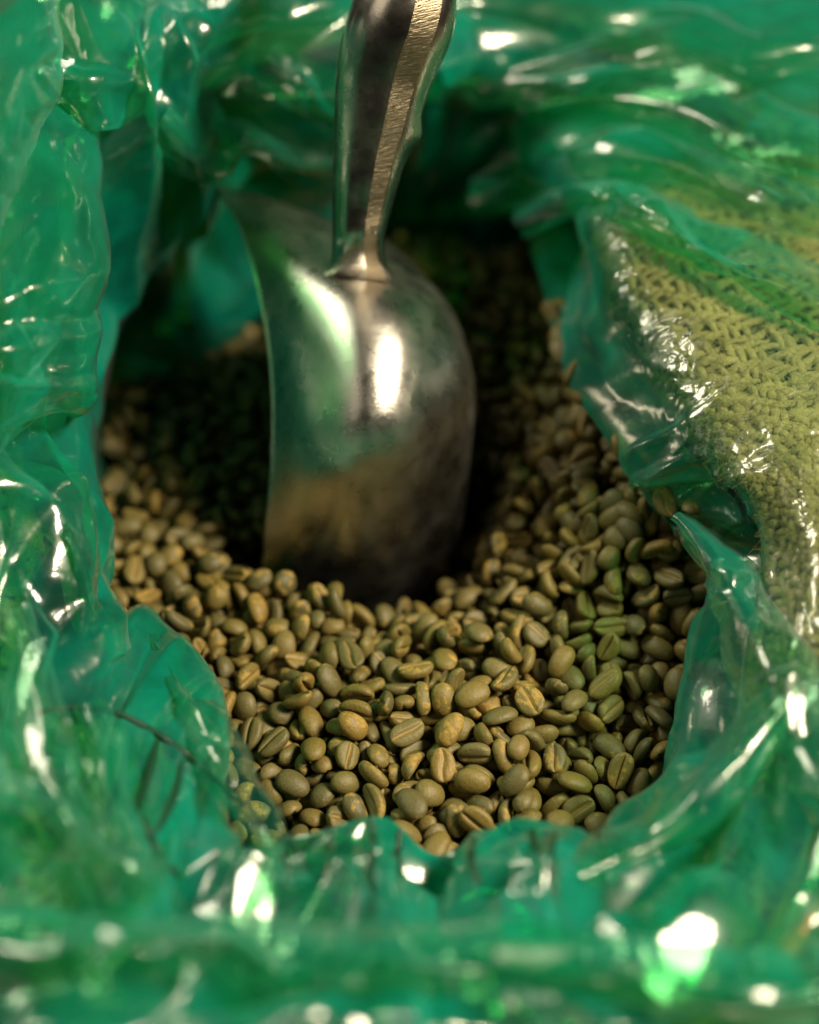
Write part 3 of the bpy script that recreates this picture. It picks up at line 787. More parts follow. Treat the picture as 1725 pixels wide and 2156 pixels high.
# === BEANS
# settled resting places of the beans, seven numbers each: kind, place x y z, turn x y z; the ones showing most come first
BEANS = [
10,2994,2577,3046,73,194,121,15,3167,2434,3025,148,99,94,1,3562,2483,3005,22,48,73,8,3006,2363,3029,107,94,54,8,3170,2683,3079,114,99,125,7,3089,2477,3038,35,28,81,5,3327,2670,3066,48,15,90,15,2689,2453,2987,105,109,79,
1,3107,2572,3067,119,112,14,10,3534,2726,3068,7,76,72,15,3275,2414,3055,134,98,9,5,3172,2309,3025,21,130,109,7,2846,2597,3051,127,84,193,1,2630,2584,2995,192,131,122,15,3174,2514,3036,100,175,165,7,3093,2681,3056,124,139,45,
0,2834,2854,3037,17,155,99,8,2777,2771,3025,143,95,185,14,3420,2802,3072,115,118,15,9,3447,2378,2977,75,189,135,6,3694,2865,3055,90,87,193,10,2731,2650,2995,86,123,50,7,3717,3149,3348,26,154,99,3,3388,2502,3031,171,169,115,
15,2564,2631,2968,43,177,97,2,2835,2514,3029,164,30,69,10,3551,2681,3015,18,65,125,15,3438,2440,3009,74,119,102,6,2908,2387,2997,156,167,146,14,3366,3014,3062,148,123,87,1,3733,3030,3166,140,189,104,1,3543,2568,2994,105,101,193,
10,2174,3262,2940,170,31,84,9,3055,2413,2998,70,115,6,10,3018,2803,3037,85,197,79,3,2830,2446,3000,129,129,101,16,3357,2911,3058,72,7,99,9,3670,3007,3114,194,102,133,3,3558,2860,3063,16,64,61,1,2328,3675,2906,49,182,120,
14,2858,2369,2986,106,136,62,0,3128,2337,2992,130,93,171,10,2083,4117,2866,145,99,107,10,2545,2816,2989,30,68,141,2,2435,3103,2996,128,127,20,6,3177,3170,2922,113,105,131,16,2541,2734,2959,148,107,35,4,3246,2629,3050,73,95,116,
15,3068,2247,2998,85,88,151,16,2634,3149,3005,118,152,64,7,2742,2540,3022,90,83,35,10,2557,3063,2998,74,132,46,15,2905,2466,3011,177,77,73,16,2769,2430,2966,110,73,22,6,3570,2923,3075,6,96,104,9,3192,2916,3059,82,92,56,
11,3290,2514,3066,116,118,155,1,2024,3898,2838,130,69,190,16,2408,3260,2978,96,98,5,3,3756,2996,3123,17,91,94,2,3659,2764,3044,98,143,61,1,2610,2778,2975,15,104,142,8,3099,2854,3019,87,88,34,1,2857,2651,3045,22,112,90,
3,2559,3152,3018,121,108,4,10,3277,3777,2879,149,112,34,6,3515,3096,3139,177,145,145,17,3505,3018,3059,171,35,80,7,3612,2462,2971,95,55,137,17,2857,2734,3015,37,95,79,6,3262,2731,3081,183,149,105,2,2237,3282,2944,105,123,38,
17,3035,2691,3050,146,136,164,8,2960,2819,3004,98,118,55,2,3569,3099,3172,144,102,151,1,3449,2670,3063,74,108,153,4,2043,3755,2820,12,55,105,9,3625,3157,3230,93,63,181,7,3733,2740,3052,94,62,155,9,3244,3242,2946,158,92,157,
16,2642,2701,2969,100,121,173,15,3249,2505,3038,149,112,182,9,2216,3866,2889,150,130,118,15,3651,3059,3146,98,120,169,14,3699,3099,3206,85,160,178,10,3770,2962,3065,137,124,29,8,3405,2648,3028,96,12,147,0,2640,2939,2971,127,126,30,
16,3487,3661,3096,92,111,9,14,2334,3010,3004,105,10,125,12,3493,2638,3018,65,31,163,1,2291,3803,2895,133,88,37,1,3312,3768,3041,116,165,167,2,3513,2406,2988,74,142,72,12,2745,2370,2943,68,91,49,3,3618,2762,3018,149,157,163,
7,2915,2518,3024,103,142,160,16,2369,3072,2995,70,49,168,7,2744,3091,3011,61,17,120,14,2117,3487,2888,111,118,3,9,2457,4053,2898,93,85,168,6,3008,2490,3019,43,79,151,5,3611,2890,3028,96,111,91,8,3682,2643,3027,62,107,47,
16,2445,3953,2881,102,186,144,6,3624,3200,3256,95,97,191,7,3431,3547,3080,20,142,85,7,2792,3057,3027,85,22,124,14,3580,3043,3137,144,66,40,6,3388,2455,2969,173,106,88,6,3333,3346,2983,114,190,130,10,3274,3105,3019,185,128,128,
5,3321,2833,3038,44,169,67,9,3826,3073,3143,95,197,123,0,3044,3005,2966,131,66,133,9,3267,3316,2996,135,24,64,9,3405,3319,3077,88,89,145,15,2857,3100,2913,61,43,27,8,2291,3212,2925,144,102,44,7,3246,2794,3043,109,89,197,
16,3282,2834,3081,100,16,123,0,2693,2872,2988,111,2,106,16,2926,3127,2883,140,119,177,2,2690,2993,2992,92,47,132,7,3447,2780,3026,109,96,60,4,2695,2705,3029,188,76,131,17,2422,3719,2899,138,14,82,16,3591,3150,3203,115,77,147,
12,2515,2931,2992,108,190,100,5,3179,2907,3008,178,131,73,12,3302,2619,3020,87,90,103,1,3073,2954,3002,142,43,36,12,3394,2328,2989,101,113,123,6,2487,3202,2983,123,190,121,6,3310,2932,3040,60,38,127,12,2776,3020,2970,87,107,171,
0,2198,3428,2896,127,143,45,8,2194,3958,2876,135,85,70,10,3523,3323,3197,68,88,165,14,3632,2930,3076,58,89,179,11,3297,2373,3022,103,59,37,8,2977,2901,3014,32,84,155,2,3572,2997,3071,190,61,121,12,3189,3562,2716,3,107,115,
3,3430,2948,3055,76,40,139,11,3522,3210,3184,175,132,158,1,3253,4687,2936,141,110,30,3,3403,3088,3072,178,64,55,15,2241,3582,2873,182,102,144,8,3691,2728,2992,82,91,46,4,3634,2553,2994,77,39,82,2,2619,3003,2975,101,91,199,
9,2325,3597,2877,110,79,3,8,3642,2657,3004,163,33,92,17,3529,3527,3157,19,74,106,2,2815,2350,2976,7,92,135,3,2709,2756,3034,39,122,157,11,2339,3376,2944,107,119,124,15,3322,3402,3004,74,105,164,6,2218,3165,2930,146,15,113,
14,2675,2559,2970,48,146,30,4,3468,3101,3100,181,87,66,15,3332,2560,3022,54,148,128,15,2593,2890,2982,52,121,182,2,2474,2861,2966,148,125,176,16,3738,3112,3193,12,52,97,12,2528,3558,2877,110,138,8,16,3599,2670,2948,93,21,47,
17,3391,3464,3070,86,162,91,15,3349,3435,3034,77,138,126,2,3495,2322,2982,98,108,51,14,2329,4239,2870,126,115,26,12,3645,3106,3196,152,47,33,17,3452,4023,3300,152,163,157,1,2442,2974,2930,134,135,41,16,2777,2860,3024,147,61,50,
12,3335,3555,3049,79,114,185,0,2391,3014,2966,9,117,63,8,2260,4210,2876,103,19,150,0,3436,4378,2981,78,65,184,9,3585,3248,3241,133,59,123,14,3252,4182,3043,82,120,78,4,2932,2657,3071,26,129,42,16,3153,4782,2919,134,101,20,
1,3444,3943,3021,107,92,184,8,3384,2405,2950,170,92,135,11,3706,2961,3094,22,89,147,17,3404,2738,3044,156,38,111,11,2364,4183,2865,82,194,127,6,2522,4072,2879,138,106,22,1,3319,2478,3040,31,163,67,16,3480,3911,3050,91,141,34,
14,2413,3505,2904,56,32,139,12,3474,2493,2990,130,30,127,2,2494,3007,2970,81,76,5,11,2312,3266,2927,111,90,194,9,2123,3992,2847,21,105,160,12,2488,3863,2856,134,60,175,1,2050,3668,2812,8,65,111,11,3613,2592,2984,140,44,33,
4,3099,3161,2882,152,159,71,14,3331,4462,3014,94,109,43,16,2114,4257,2803,109,67,194,15,2987,2687,3028,58,126,160,6,3526,3426,3180,78,101,8,2,2171,4097,2861,135,181,143,5,3420,3200,3078,176,128,65,16,2301,3505,2889,104,86,169,
14,3462,2553,2967,105,175,147,3,2427,3617,2879,105,143,66,4,2475,4141,2894,176,159,127,10,2116,3655,2868,58,57,169,5,3194,3046,2947,94,12,63,1,3586,3206,3226,132,67,112,16,2197,3589,2895,141,49,52,2,3203,2569,3045,53,42,160,
8,2976,2745,3024,111,10,142,11,2783,2699,2993,98,63,64,5,3172,4628,2967,119,3,113,15,3332,3075,3025,112,8,75,14,3441,3754,3063,17,142,70,16,3362,4010,3010,90,66,189,9,2233,3686,2877,135,46,85,7,3360,2612,2992,171,89,113,
8,2686,3062,2970,140,154,50,9,2628,2511,2943,130,148,101,5,2297,3398,2928,7,100,119,11,3367,2822,3009,103,119,176,0,3258,2356,2986,154,43,52,10,2436,3798,2873,87,88,114,8,3336,4404,2968,71,132,13,0,3018,2550,2991,123,15,55,
10,2191,4228,2821,23,72,69,12,3518,2514,2967,48,113,18,12,2680,2386,2958,72,63,60,6,3507,2801,3024,176,93,36,10,3468,3826,3318,107,86,181,14,3185,2378,2990,129,54,85,14,3397,4717,2939,126,37,173,7,2924,2853,2989,9,126,131,
9,2458,3540,2889,45,30,145,2,3107,2918,3041,147,30,91,1,3415,3148,3071,125,4,93,10,2485,3505,2843,101,72,41,0,3483,2911,3027,103,181,47,3,2273,3333,2925,111,123,7,6,3122,2734,3053,50,41,97,8,2713,2950,2959,135,64,26,
4,3360,4781,2932,108,67,154,11,2766,2510,2992,82,70,50,3,2562,2959,2964,144,134,173,10,3245,4055,3012,32,110,40,5,2969,2985,2967,36,120,159,11,3347,3148,3031,67,142,179,1,3309,3011,3017,193,72,107,0,3381,4609,2966,84,2,90,
4,3483,2949,3052,153,173,73,6,2237,3747,2874,86,138,190,8,2435,4385,2834,100,73,68,12,3260,4448,2921,149,85,76,10,3472,3215,3134,127,11,103,3,3475,3051,2997,17,150,105,1,3684,3196,3230,136,116,22,16,3496,2866,3026,52,156,33,
10,2281,4028,2866,85,120,92,9,3388,4273,3000,91,48,18,4,3383,3929,3028,133,158,165,2,3156,2831,2995,103,182,145,10,2071,4031,2842,183,88,51,1,2990,2290,2998,62,80,10,13,3570,3658,3124,146,142,96,13,2252,4154,2853,20,160,100,
13,3714,2917,3055,108,21,149,8,2485,3669,2887,71,91,47,13,3413,3617,3079,120,151,23,4,3252,3656,2755,67,92,194,5,2509,3121,2978,152,133,178,14,3437,2645,2968,64,105,104,15,2363,3447,2909,73,147,182,11,2628,2445,2957,152,92,65,
10,2211,3808,2855,82,133,190,14,3470,3142,3120,12,53,88,0,2599,3063,2961,169,156,145,14,2987,2635,3025,116,4,108,14,2861,2819,2989,92,58,36,5,3292,3945,3036,180,151,84,5,3303,4079,2979,18,133,146,11,2106,3887,2826,85,107,166,
4,3425,4133,3032,48,54,158,14,2435,3449,2785,100,111,4,11,2960,2480,2988,111,164,112,17,3473,3271,3141,135,73,56,10,3354,4114,2995,167,65,61,17,2945,2603,2992,135,144,169,3,2137,3546,2879,198,91,96,7,3478,3381,3133,22,101,121,
8,2409,3200,2954,140,191,86,4,1988,4233,2790,160,141,138,8,3553,3703,3123,36,39,107,6,3567,3028,3098,63,93,57,9,2391,3929,2831,160,33,57,10,2333,3136,2976,164,54,161,13,2699,2644,2970,176,164,89,6,2460,3135,2969,151,122,181,
0,3138,2601,3032,86,123,4,0,3373,4172,3006,112,33,102,14,3142,4506,2963,85,114,5,13,3465,4014,3042,36,73,65,3,2665,2762,2976,163,122,40,11,2402,4041,2860,123,48,182,14,3315,3196,2994,32,120,96,0,3358,3204,3020,24,112,83,
1,2673,2813,2986,168,70,94,8,2383,3405,2897,111,81,3,10,3128,3272,2827,120,116,70,12,2235,3974,2904,54,92,26,13,2731,3019,2995,56,95,180,0,3243,3799,2778,190,121,90,0,2123,3778,2836,128,186,96,5,3529,3269,3195,181,101,132,
6,2502,3797,2846,93,77,4,15,3673,2503,2960,20,65,128,2,3310,3845,3042,83,70,46,0,3048,4815,2933,36,167,117,4,3683,2546,3006,43,107,154,12,2340,3823,2862,39,120,157,4,3792,3102,3375,80,90,9,3,2365,3988,2854,43,113,113,
3,2717,2527,2974,128,30,64,0,2289,3951,2888,126,188,92,9,2150,3743,2820,79,183,74,0,3232,3934,2754,90,144,22,0,3531,3158,3165,80,185,56,7,3215,2695,3018,104,99,59,11,3460,3308,3140,82,134,12,10,2889,2626,2985,113,145,171,
16,2894,2782,2988,194,87,121,10,3047,5107,2825,11,121,140,15,3381,3846,3007,29,51,66,2,2627,2867,2935,130,119,52,6,2402,2927,2950,17,132,144,8,3459,3429,3123,174,123,59,5,3243,3352,2903,126,97,183,3,2874,2903,3005,111,173,78,
5,3320,3503,2976,152,37,49,0,3441,4486,3030,76,77,127,17,3045,2334,2940,136,54,147,5,3215,4901,2871,187,53,84,9,3680,3208,3270,18,108,153,13,3697,2800,3017,134,102,26,7,3803,2932,3085,155,92,151,15,2269,3681,2859,155,149,165,
1,3825,3023,3114,94,180,43,12,2518,2909,2948,123,191,67,17,3049,4680,2951,144,79,81,6,2547,3731,2875,16,129,66,4,2361,4449,2789,123,89,4,2,3332,3256,2996,91,129,8,8,3380,4379,2989,172,84,37,6,2454,3035,2937,126,93,188,
6,3473,3087,3046,74,132,120,4,2149,3363,2928,173,48,144,4,3056,2468,2975,67,33,36,1,3410,4107,2983,163,42,82,2,3639,3251,3273,39,47,151,14,3522,3477,3169,192,115,111,11,3424,3262,3080,190,132,71,12,3305,4746,2927,33,115,41,
15,3112,2380,2962,99,108,156,6,3060,2788,3010,167,168,101,17,2724,2730,2976,114,166,41,4,3161,2678,3016,49,35,156,0,3431,3676,3069,110,123,189,2,3245,3072,2955,39,95,31,2,3309,2334,2995,72,118,191,12,3233,2392,2968,174,74,38,
15,3499,3687,3349,33,51,113,7,2401,4308,2826,120,85,67,10,2822,2569,2992,73,98,7,4,3078,2306,2954,146,139,87,14,3112,4637,2919,29,162,100,12,3386,3650,3029,157,67,42,8,3255,2588,3007,85,11,131,5,3196,4171,2985,26,63,57,
7,3676,2975,3034,41,163,90,11,2073,3846,2799,41,124,60,8,2375,4110,2838,69,159,44,3,2665,3107,2953,154,68,162,13,2455,2917,2949,101,25,65,14,2021,4029,2822,45,118,44,8,2303,3868,2885,11,99,56,1,2542,3054,2934,154,79,173,
10,3404,4474,2980,194,105,65,5,2745,2821,3004,109,23,151,16,3433,2609,2924,28,59,46,2,2327,4122,2839,94,146,137,9,2505,3522,2790,71,63,139,16,2927,2415,2955,35,175,110,12,2927,2919,2969,113,112,2,14,2711,2291,2976,103,68,42,
13,3255,4043,2947,108,96,25,14,3636,2739,2953,69,114,147,3,3262,2887,3037,93,21,124,10,3152,2445,2966,22,120,117,16,3312,3835,2922,148,131,53,11,3263,4115,3023,84,73,37,10,3397,3779,3009,131,101,176,16,2225,3249,2883,186,109,52,
6,2046,3966,2800,27,94,154,10,3511,3715,3082,47,47,35,2,2462,3653,2838,47,61,32,8,3556,2773,3036,171,168,114,10,2807,2624,3005,74,79,47,17,3035,3052,2948,1,92,108,0,3025,2995,2905,9,69,109,16,3344,3910,3004,25,113,54,
14,3354,2778,2993,181,54,87,0,2751,2507,2942,78,182,49,2,2820,3013,2946,189,64,111,6,3103,4929,2915,45,137,32,10,2495,2700,2991,148,64,27,6,2357,3564,2849,136,59,16,6,3180,4456,2880,11,141,96,11,3232,4611,2932,54,112,35,
14,2345,3704,2871,66,185,134,14,2133,3166,2924,67,58,177,13,3768,2827,3077,87,19,144,8,3575,3483,3110,115,69,40,16,2231,4311,2841,109,148,150,11,3621,3056,3097,100,32,67,15,2887,2541,2980,62,22,115,13,3315,3687,2974,106,166,55,
4,3716,3102,3136,167,161,132,6,2965,4932,2888,131,172,82,14,3209,4527,2895,144,138,92,17,3094,2537,3009,97,99,3,12,3517,3369,3190,198,83,91,10,3000,2421,2989,4,78,114,1,3063,2681,2993,94,81,198,12,2201,3340,2916,87,152,57,
5,3333,3802,3005,66,178,89,0,2429,3500,2841,59,92,189,1,3297,4611,2909,97,43,33,5,3040,4756,2927,156,116,84,13,3703,2618,2980,78,107,4,0,2395,3683,2851,7,126,73,10,3279,3888,2988,90,177,71,14,2960,5099,2818,116,104,170,
6,3421,3375,3069,146,107,153,6,3564,2853,3001,99,99,121,15,2600,2679,2936,92,110,28,13,2431,4563,2758,137,146,79,7,3317,2415,2965,96,87,39,12,3423,2868,3048,174,75,45,8,2465,2786,2969,98,2,81,11,3493,2701,3006,132,117,178,
9,3606,3343,3375,107,147,75,13,3138,4900,2891,194,115,124,11,2990,2354,2990,115,5,129,5,3257,3142,2945,70,116,71,10,3259,3957,2904,17,68,133,8,3103,3007,2948,20,80,78,13,3276,2965,3001,190,62,88,14,3647,3402,3214,90,108,198,
14,2016,4136,2804,178,61,103,0,3255,3581,2762,80,192,97,12,3327,3636,3017,63,169,52,0,3748,3197,3230,151,91,145,5,3186,2474,2994,76,45,20,2,2816,3078,2953,163,101,23,15,3330,4845,2910,55,11,108,8,2321,3921,2850,167,96,147,
16,2390,3114,2950,94,130,6,8,3545,3809,3083,115,108,13,6,3226,4024,2902,121,87,23,17,3301,2688,3024,93,3,119,16,2081,3390,2900,114,134,26,1,3320,3680,2858,104,132,5,9,2342,3288,2891,26,70,51,3,2608,2571,2927,184,104,76,
5,3509,3836,3030,128,103,93,17,1993,4004,2798,52,125,45,8,2205,3497,2872,155,20,124,11,3600,3477,3166,56,128,22,4,3036,3128,2898,115,148,169,5,3364,4222,2964,128,58,176,17,3364,4549,2974,111,194,81,13,3301,4464,2965,45,24,132,
3,2110,3281,2924,101,27,36,0,2255,3105,2932,75,88,17,13,2164,3203,2903,186,52,115,15,2565,3160,2975,110,74,90,10,2927,2694,2994,125,126,125,6,2377,3330,2932,187,130,62,2,3302,4401,2930,151,101,176,6,3214,3233,2893,196,83,79,
17,2504,3078,2916,135,56,181,12,3476,4106,3006,147,72,101,3,2510,4325,2857,82,116,93,13,2883,3002,2931,155,37,57,12,3127,2942,2972,76,125,41,17,2774,2960,2950,89,88,65,12,3618,3453,3222,74,120,155,2,2536,3616,2865,103,117,134,
6,3462,3922,3302,140,50,44,8,3147,3055,2931,82,20,61,6,2370,4259,2845,89,81,63,13,3682,2874,3012,192,124,128,7,2546,3492,2859,52,75,18,12,3213,4581,2890,101,151,186,6,3510,3589,3349,33,41,141,3,3403,3720,3023,125,124,74,
10,3182,3461,2659,104,121,181,13,2441,3898,2836,130,56,87,12,3605,3119,3122,128,112,186,4,2303,4355,2820,108,89,34,3,3312,4286,2938,57,70,160,15,3056,2646,2937,159,151,49,17,3007,2880,2967,67,134,166,12,2180,3878,2837,50,114,162,
3,2293,4284,2846,52,186,104,2,3309,2742,3037,190,127,86,4,3407,3047,2984,196,122,82,8,3312,3546,2928,94,99,147,7,3529,3201,3144,138,82,74,4,2450,4168,2846,95,103,94,4,2485,3985,2846,179,86,67,5,3415,4206,2993,169,118,152,
0,3368,4311,2968,29,134,124,16,2553,3945,2850,27,120,164,2,3252,4839,2901,40,43,154,8,3181,2732,3044,77,87,133,7,3576,2395,2962,161,61,62,12,2473,4338,2813,73,114,153,3,3461,4455,3000,86,42,36,4,2171,3620,2830,92,45,181,
1,2182,4302,2804,53,97,186,12,3366,3577,3002,14,63,96,17,3492,2592,2936,24,108,36,0,3519,3106,3076,193,92,93,8,2805,2433,2938,100,68,40,3,2985,3220,2800,19,132,148,12,3405,4819,2917,114,60,38,1,2778,3141,2964,66,78,168,
7,2596,2762,2913,17,80,138,2,3161,4962,2869,77,64,15,5,3243,4499,2889,65,153,23,11,2416,4521,2752,113,34,169,15,3206,2864,2955,75,139,95,14,3085,4708,2935,22,119,97,10,2817,2908,2995,96,102,169,0,2105,4160,2769,138,97,144,
10,2412,3280,2933,129,15,57,17,3271,3904,2824,92,197,86,15,3214,2526,2981,104,158,19,8,3462,2685,2910,73,142,71,8,2962,3070,2892,142,61,28,4,3652,2817,2984,98,133,92,7,3245,4234,3007,96,91,125,10,3283,2445,3002,93,198,79,
14,2128,3892,2767,158,119,21,0,2489,4422,2818,67,127,46,15,3285,3901,2867,95,87,73,8,2021,3937,2710,112,9,92,0,2312,3073,2946,15,99,138,1,3471,3473,3112,31,72,85,13,2400,3856,2841,107,161,125,7,2338,3866,2837,55,167,156,
15,3146,3214,2857,77,4,103,0,2386,4382,2796,107,13,133,16,2733,2440,2910,125,115,40,7,2109,3249,2876,56,140,161,14,2914,2979,2934,62,140,23,7,2547,4010,2840,21,83,140,17,2299,4216,2809,142,39,40,14,3391,3534,3035,115,132,149,
7,3049,4909,2897,94,107,10,2,3414,2738,2966,123,157,155,9,3289,3893,2921,108,0,105,10,3241,3356,2857,103,11,63,11,3803,3148,3151,71,192,123,6,2181,3949,2812,88,41,21,15,2421,3526,2776,114,103,59,2,3402,3108,3020,37,34,60,
12,2520,3682,2832,60,66,185,6,2461,4236,2859,50,50,167,0,3066,4836,2896,2,96,83,1,3246,3126,2902,108,99,56,0,3371,3509,2989,113,33,39,11,3428,2992,3007,120,49,22,4,3398,4898,2908,171,150,117,13,2469,4045,2849,140,152,172,
1,3628,3524,3201,95,104,199,0,2550,2345,2902,123,33,123,14,3756,3085,3104,117,118,10,16,3406,2915,2992,130,158,111,9,2987,4858,2885,51,48,167,9,3404,2511,2965,161,109,158,12,3405,3290,2981,98,118,37,10,3508,3634,3045,98,119,16,
10,3283,4721,2903,173,100,36,16,2026,3813,2784,124,70,18,2,2571,2824,2940,189,57,113,12,2518,2678,2928,65,76,22,13,3295,3632,2814,107,196,124,6,2219,4186,2799,153,68,145,5,3547,3041,3030,58,183,115,15,3253,2918,2942,99,4,97,
10,2860,2880,2931,184,104,107,9,2050,4266,2761,89,90,117,16,3316,3285,2960,76,105,22,7,2986,5030,2828,31,70,78,6,2490,3748,2827,32,93,141,6,2566,3871,2843,118,26,48,5,2518,2978,2926,65,72,12,16,3649,3373,3174,91,80,105,
12,3365,2713,2979,95,148,179,16,3251,4019,2769,141,140,115,14,2272,4105,2818,83,56,76,15,3290,3952,2942,111,126,185,7,2816,2482,2959,66,60,18,7,2490,4563,2783,42,177,106,11,3151,4587,2922,167,129,139,1,2720,3120,2962,91,156,60,
10,3553,2594,2948,79,63,143,16,3291,3395,2942,102,68,194,15,3519,3152,3125,98,72,11,12,3473,2430,2944,136,141,183,16,3473,4086,3274,86,93,173,16,3096,2265,2942,142,51,176,1,3322,2511,2990,122,197,110,6,3239,4639,2873,79,9,129,
5,2116,4024,2767,54,96,99,3,2122,3471,2834,40,65,151,6,2977,3142,2830,106,152,52,14,3764,3184,3186,86,197,119,6,3343,3612,2963,107,104,140,1,3357,2950,2950,103,129,158,15,3396,3775,2964,7,118,125,16,2492,3910,2826,137,79,11,
13,2513,4261,2832,39,38,83,17,2540,4135,2885,37,170,123,9,3531,2650,2909,92,86,164,17,3520,3312,3157,63,121,94,11,3245,4771,2896,137,78,135,17,2203,4134,2797,177,63,137,8,2948,2549,2943,81,153,144,6,3364,4657,2930,96,95,1,
1,3366,3453,2956,97,96,131,4,2694,2430,2858,66,17,126,11,2197,3645,2835,74,174,147,1,3351,2675,2966,56,89,41,17,3449,4841,2879,56,100,138,5,3418,3867,2978,104,189,144,15,3517,3266,3155,126,94,144,14,2314,4072,2810,69,159,26,
1,2084,4085,2785,106,29,129,10,3313,3993,2979,46,19,116,5,3445,4304,2944,37,58,159,9,2815,2775,2956,80,76,180,11,3141,4474,2916,75,66,188,6,3009,4919,2861,64,159,60,12,3165,3192,2884,111,106,182,13,3108,5082,2814,176,97,52,
3,2811,2551,2962,193,73,83,8,2735,2366,2900,88,14,146,6,3309,3166,2962,131,33,159,7,3131,2497,2972,90,21,62,0,3692,2605,2951,43,20,109,2,3727,2838,2991,82,118,192,9,3467,2969,2978,111,132,127,12,3523,3918,3083,108,193,107,
7,2592,3136,2946,48,182,99,13,2300,3138,2914,48,143,70,12,3570,2791,2980,186,66,91,1,3639,2541,2909,147,83,51,14,3526,4022,3060,93,106,147,4,3264,3423,2875,4,92,126,11,3221,4113,2945,169,59,106,15,2641,2614,2945,121,66,188,
5,2782,2309,2952,85,7,133,7,1995,4084,2761,166,87,40,6,2563,2532,2935,116,94,66,8,2185,3557,2823,66,111,92,2,2502,3594,2830,92,121,11,0,3482,4356,2936,53,52,141,1,3540,3613,3092,16,61,134,5,2671,2453,2928,140,116,14,
7,3466,3226,3069,95,164,177,11,3373,3054,3033,72,111,5,14,3204,3089,2906,163,94,64,11,3309,3533,2883,76,56,185,14,2218,3995,2857,46,19,94,11,2893,2477,2930,144,46,115,6,3308,3214,2947,113,2,88,15,2866,2562,2925,71,195,91,
10,3280,4328,2934,41,120,161,12,2771,2876,2962,94,93,24,0,3495,3570,3062,178,94,99,13,2161,4054,2810,95,116,18,9,2376,3162,2909,126,97,172,14,3366,3816,2932,165,137,109,14,3260,4378,2909,24,79,139,4,3498,4358,2994,147,130,132,
14,3639,3449,3170,177,124,135,13,2364,3748,2861,19,69,77,17,3194,4842,2857,76,22,145,9,3477,4687,2962,100,46,66,2,2929,2500,2927,79,171,87,17,2923,2626,2943,1,105,87,1,2438,2860,2931,58,55,27,6,2901,3129,2842,85,90,14,
3,3529,2966,3014,197,103,124,4,2266,3507,2848,49,183,104,16,3076,2860,2967,100,108,53,17,3235,2763,2986,66,123,176,9,2766,2580,2947,165,64,34,8,3493,3787,3024,101,42,181,9,3424,3163,2998,109,99,70,8,3403,3332,3035,58,35,163,
6,2740,2651,2938,68,188,112,2,3176,4665,2920,108,89,183,5,2043,4043,2769,176,132,156,3,2587,2998,2913,69,98,5,17,2513,4449,2858,170,43,91,8,3006,3108,2862,71,156,66,4,2308,3345,2873,87,157,177,9,2651,2991,2941,4,74,102,
13,2591,2921,2908,153,46,36,2,2487,3372,2797,90,103,151,7,3110,2629,3005,161,104,125,17,2342,2947,2955,133,121,166,0,2453,3078,2910,171,38,69,9,2131,3669,2799,114,45,143,0,3254,4011,2859,155,118,153,1,2041,3650,2763,160,174,96,
12,3226,2948,3003,182,74,76,8,3284,3801,2817,94,6,125,8,2409,3740,2829,20,129,72,8,3265,2486,2933,8,85,137,9,3632,2921,2989,116,7,68,6,2747,2933,2906,162,89,68,15,2395,4223,2813,81,107,30,16,3474,4227,2955,184,146,103,
14,2403,3638,2808,2,106,93,11,3190,2479,2914,191,68,122,15,3344,3660,2917,108,31,29,3,2362,3794,2831,86,28,46,15,3741,2728,2945,100,35,24,0,3497,4230,3006,198,116,112,10,2735,3051,2928,156,123,131,12,3467,4700,2922,80,168,34,
10,3773,2910,2988,132,110,191,9,2550,4250,2878,102,89,171,2,3087,2953,2941,100,110,199,2,3441,3644,3025,18,127,96,13,2061,3912,2770,80,110,112,16,3453,2381,2915,29,159,64,16,3203,3321,2800,43,178,124,14,3686,3047,3087,54,18,65,
12,3063,2569,2912,93,100,42,5,3443,3892,2953,47,171,131,10,2151,4159,2809,51,137,36,8,2747,2777,2957,70,164,143,16,3533,2441,2916,91,45,150,7,3236,2653,2968,142,83,24,12,3283,3475,2864,29,59,84,13,2100,3540,2841,72,86,5,
11,2271,3411,2898,19,145,133,16,3462,3523,3030,183,46,92,11,3548,3880,3047,54,129,91,5,2213,3236,2820,98,98,200,10,3645,2799,2911,91,195,120,12,3567,2947,2969,113,72,169,4,3682,3208,3185,5,97,94,5,3311,4853,2859,71,127,86,
2,3268,4260,2978,7,136,105,13,3117,4849,2860,79,42,67,16,3347,2482,2914,179,129,90,8,2504,3216,2925,169,108,156,8,2351,4172,2789,120,71,193,16,2093,4345,2732,127,96,193,1,3222,4381,2863,111,107,121,4,2202,3711,2808,70,39,139,
17,2041,4203,2791,179,111,121,3,3265,4193,2972,51,122,153,12,3063,2372,2918,153,66,168,14,2021,4342,2702,16,73,141,10,3446,4915,2871,82,182,130,4,3349,3734,2939,80,110,60,9,3166,2564,2969,33,137,107,9,2805,3088,2880,74,123,44,
9,2912,4951,2847,146,15,80,10,3628,3157,3190,159,70,119,6,3629,3579,3187,7,80,76,3,2320,3028,2963,143,15,76,17,3424,4017,2956,124,115,21,16,3394,3203,2972,31,35,88,9,3665,2678,2924,60,147,26,9,3200,3970,2742,131,121,167,
1,2245,4015,2782,140,159,81,7,3212,4046,2754,54,56,87,16,2116,3332,2869,57,88,183,17,3787,2873,3041,91,115,198,3,2898,5174,2741,91,191,85,5,3572,3258,3201,167,101,54,4,2925,5126,2740,41,92,118,10,3389,3373,2963,185,66,94,
2,3039,3453,2610,89,53,160,11,3003,2489,2931,44,123,58,8,3043,2418,2917,92,38,118,15,2123,3762,2759,191,84,62,13,2448,3964,2808,40,111,22,5,3469,2783,2976,153,20,117,8,3339,4157,2940,136,78,57,14,3172,4781,2859,155,98,176,
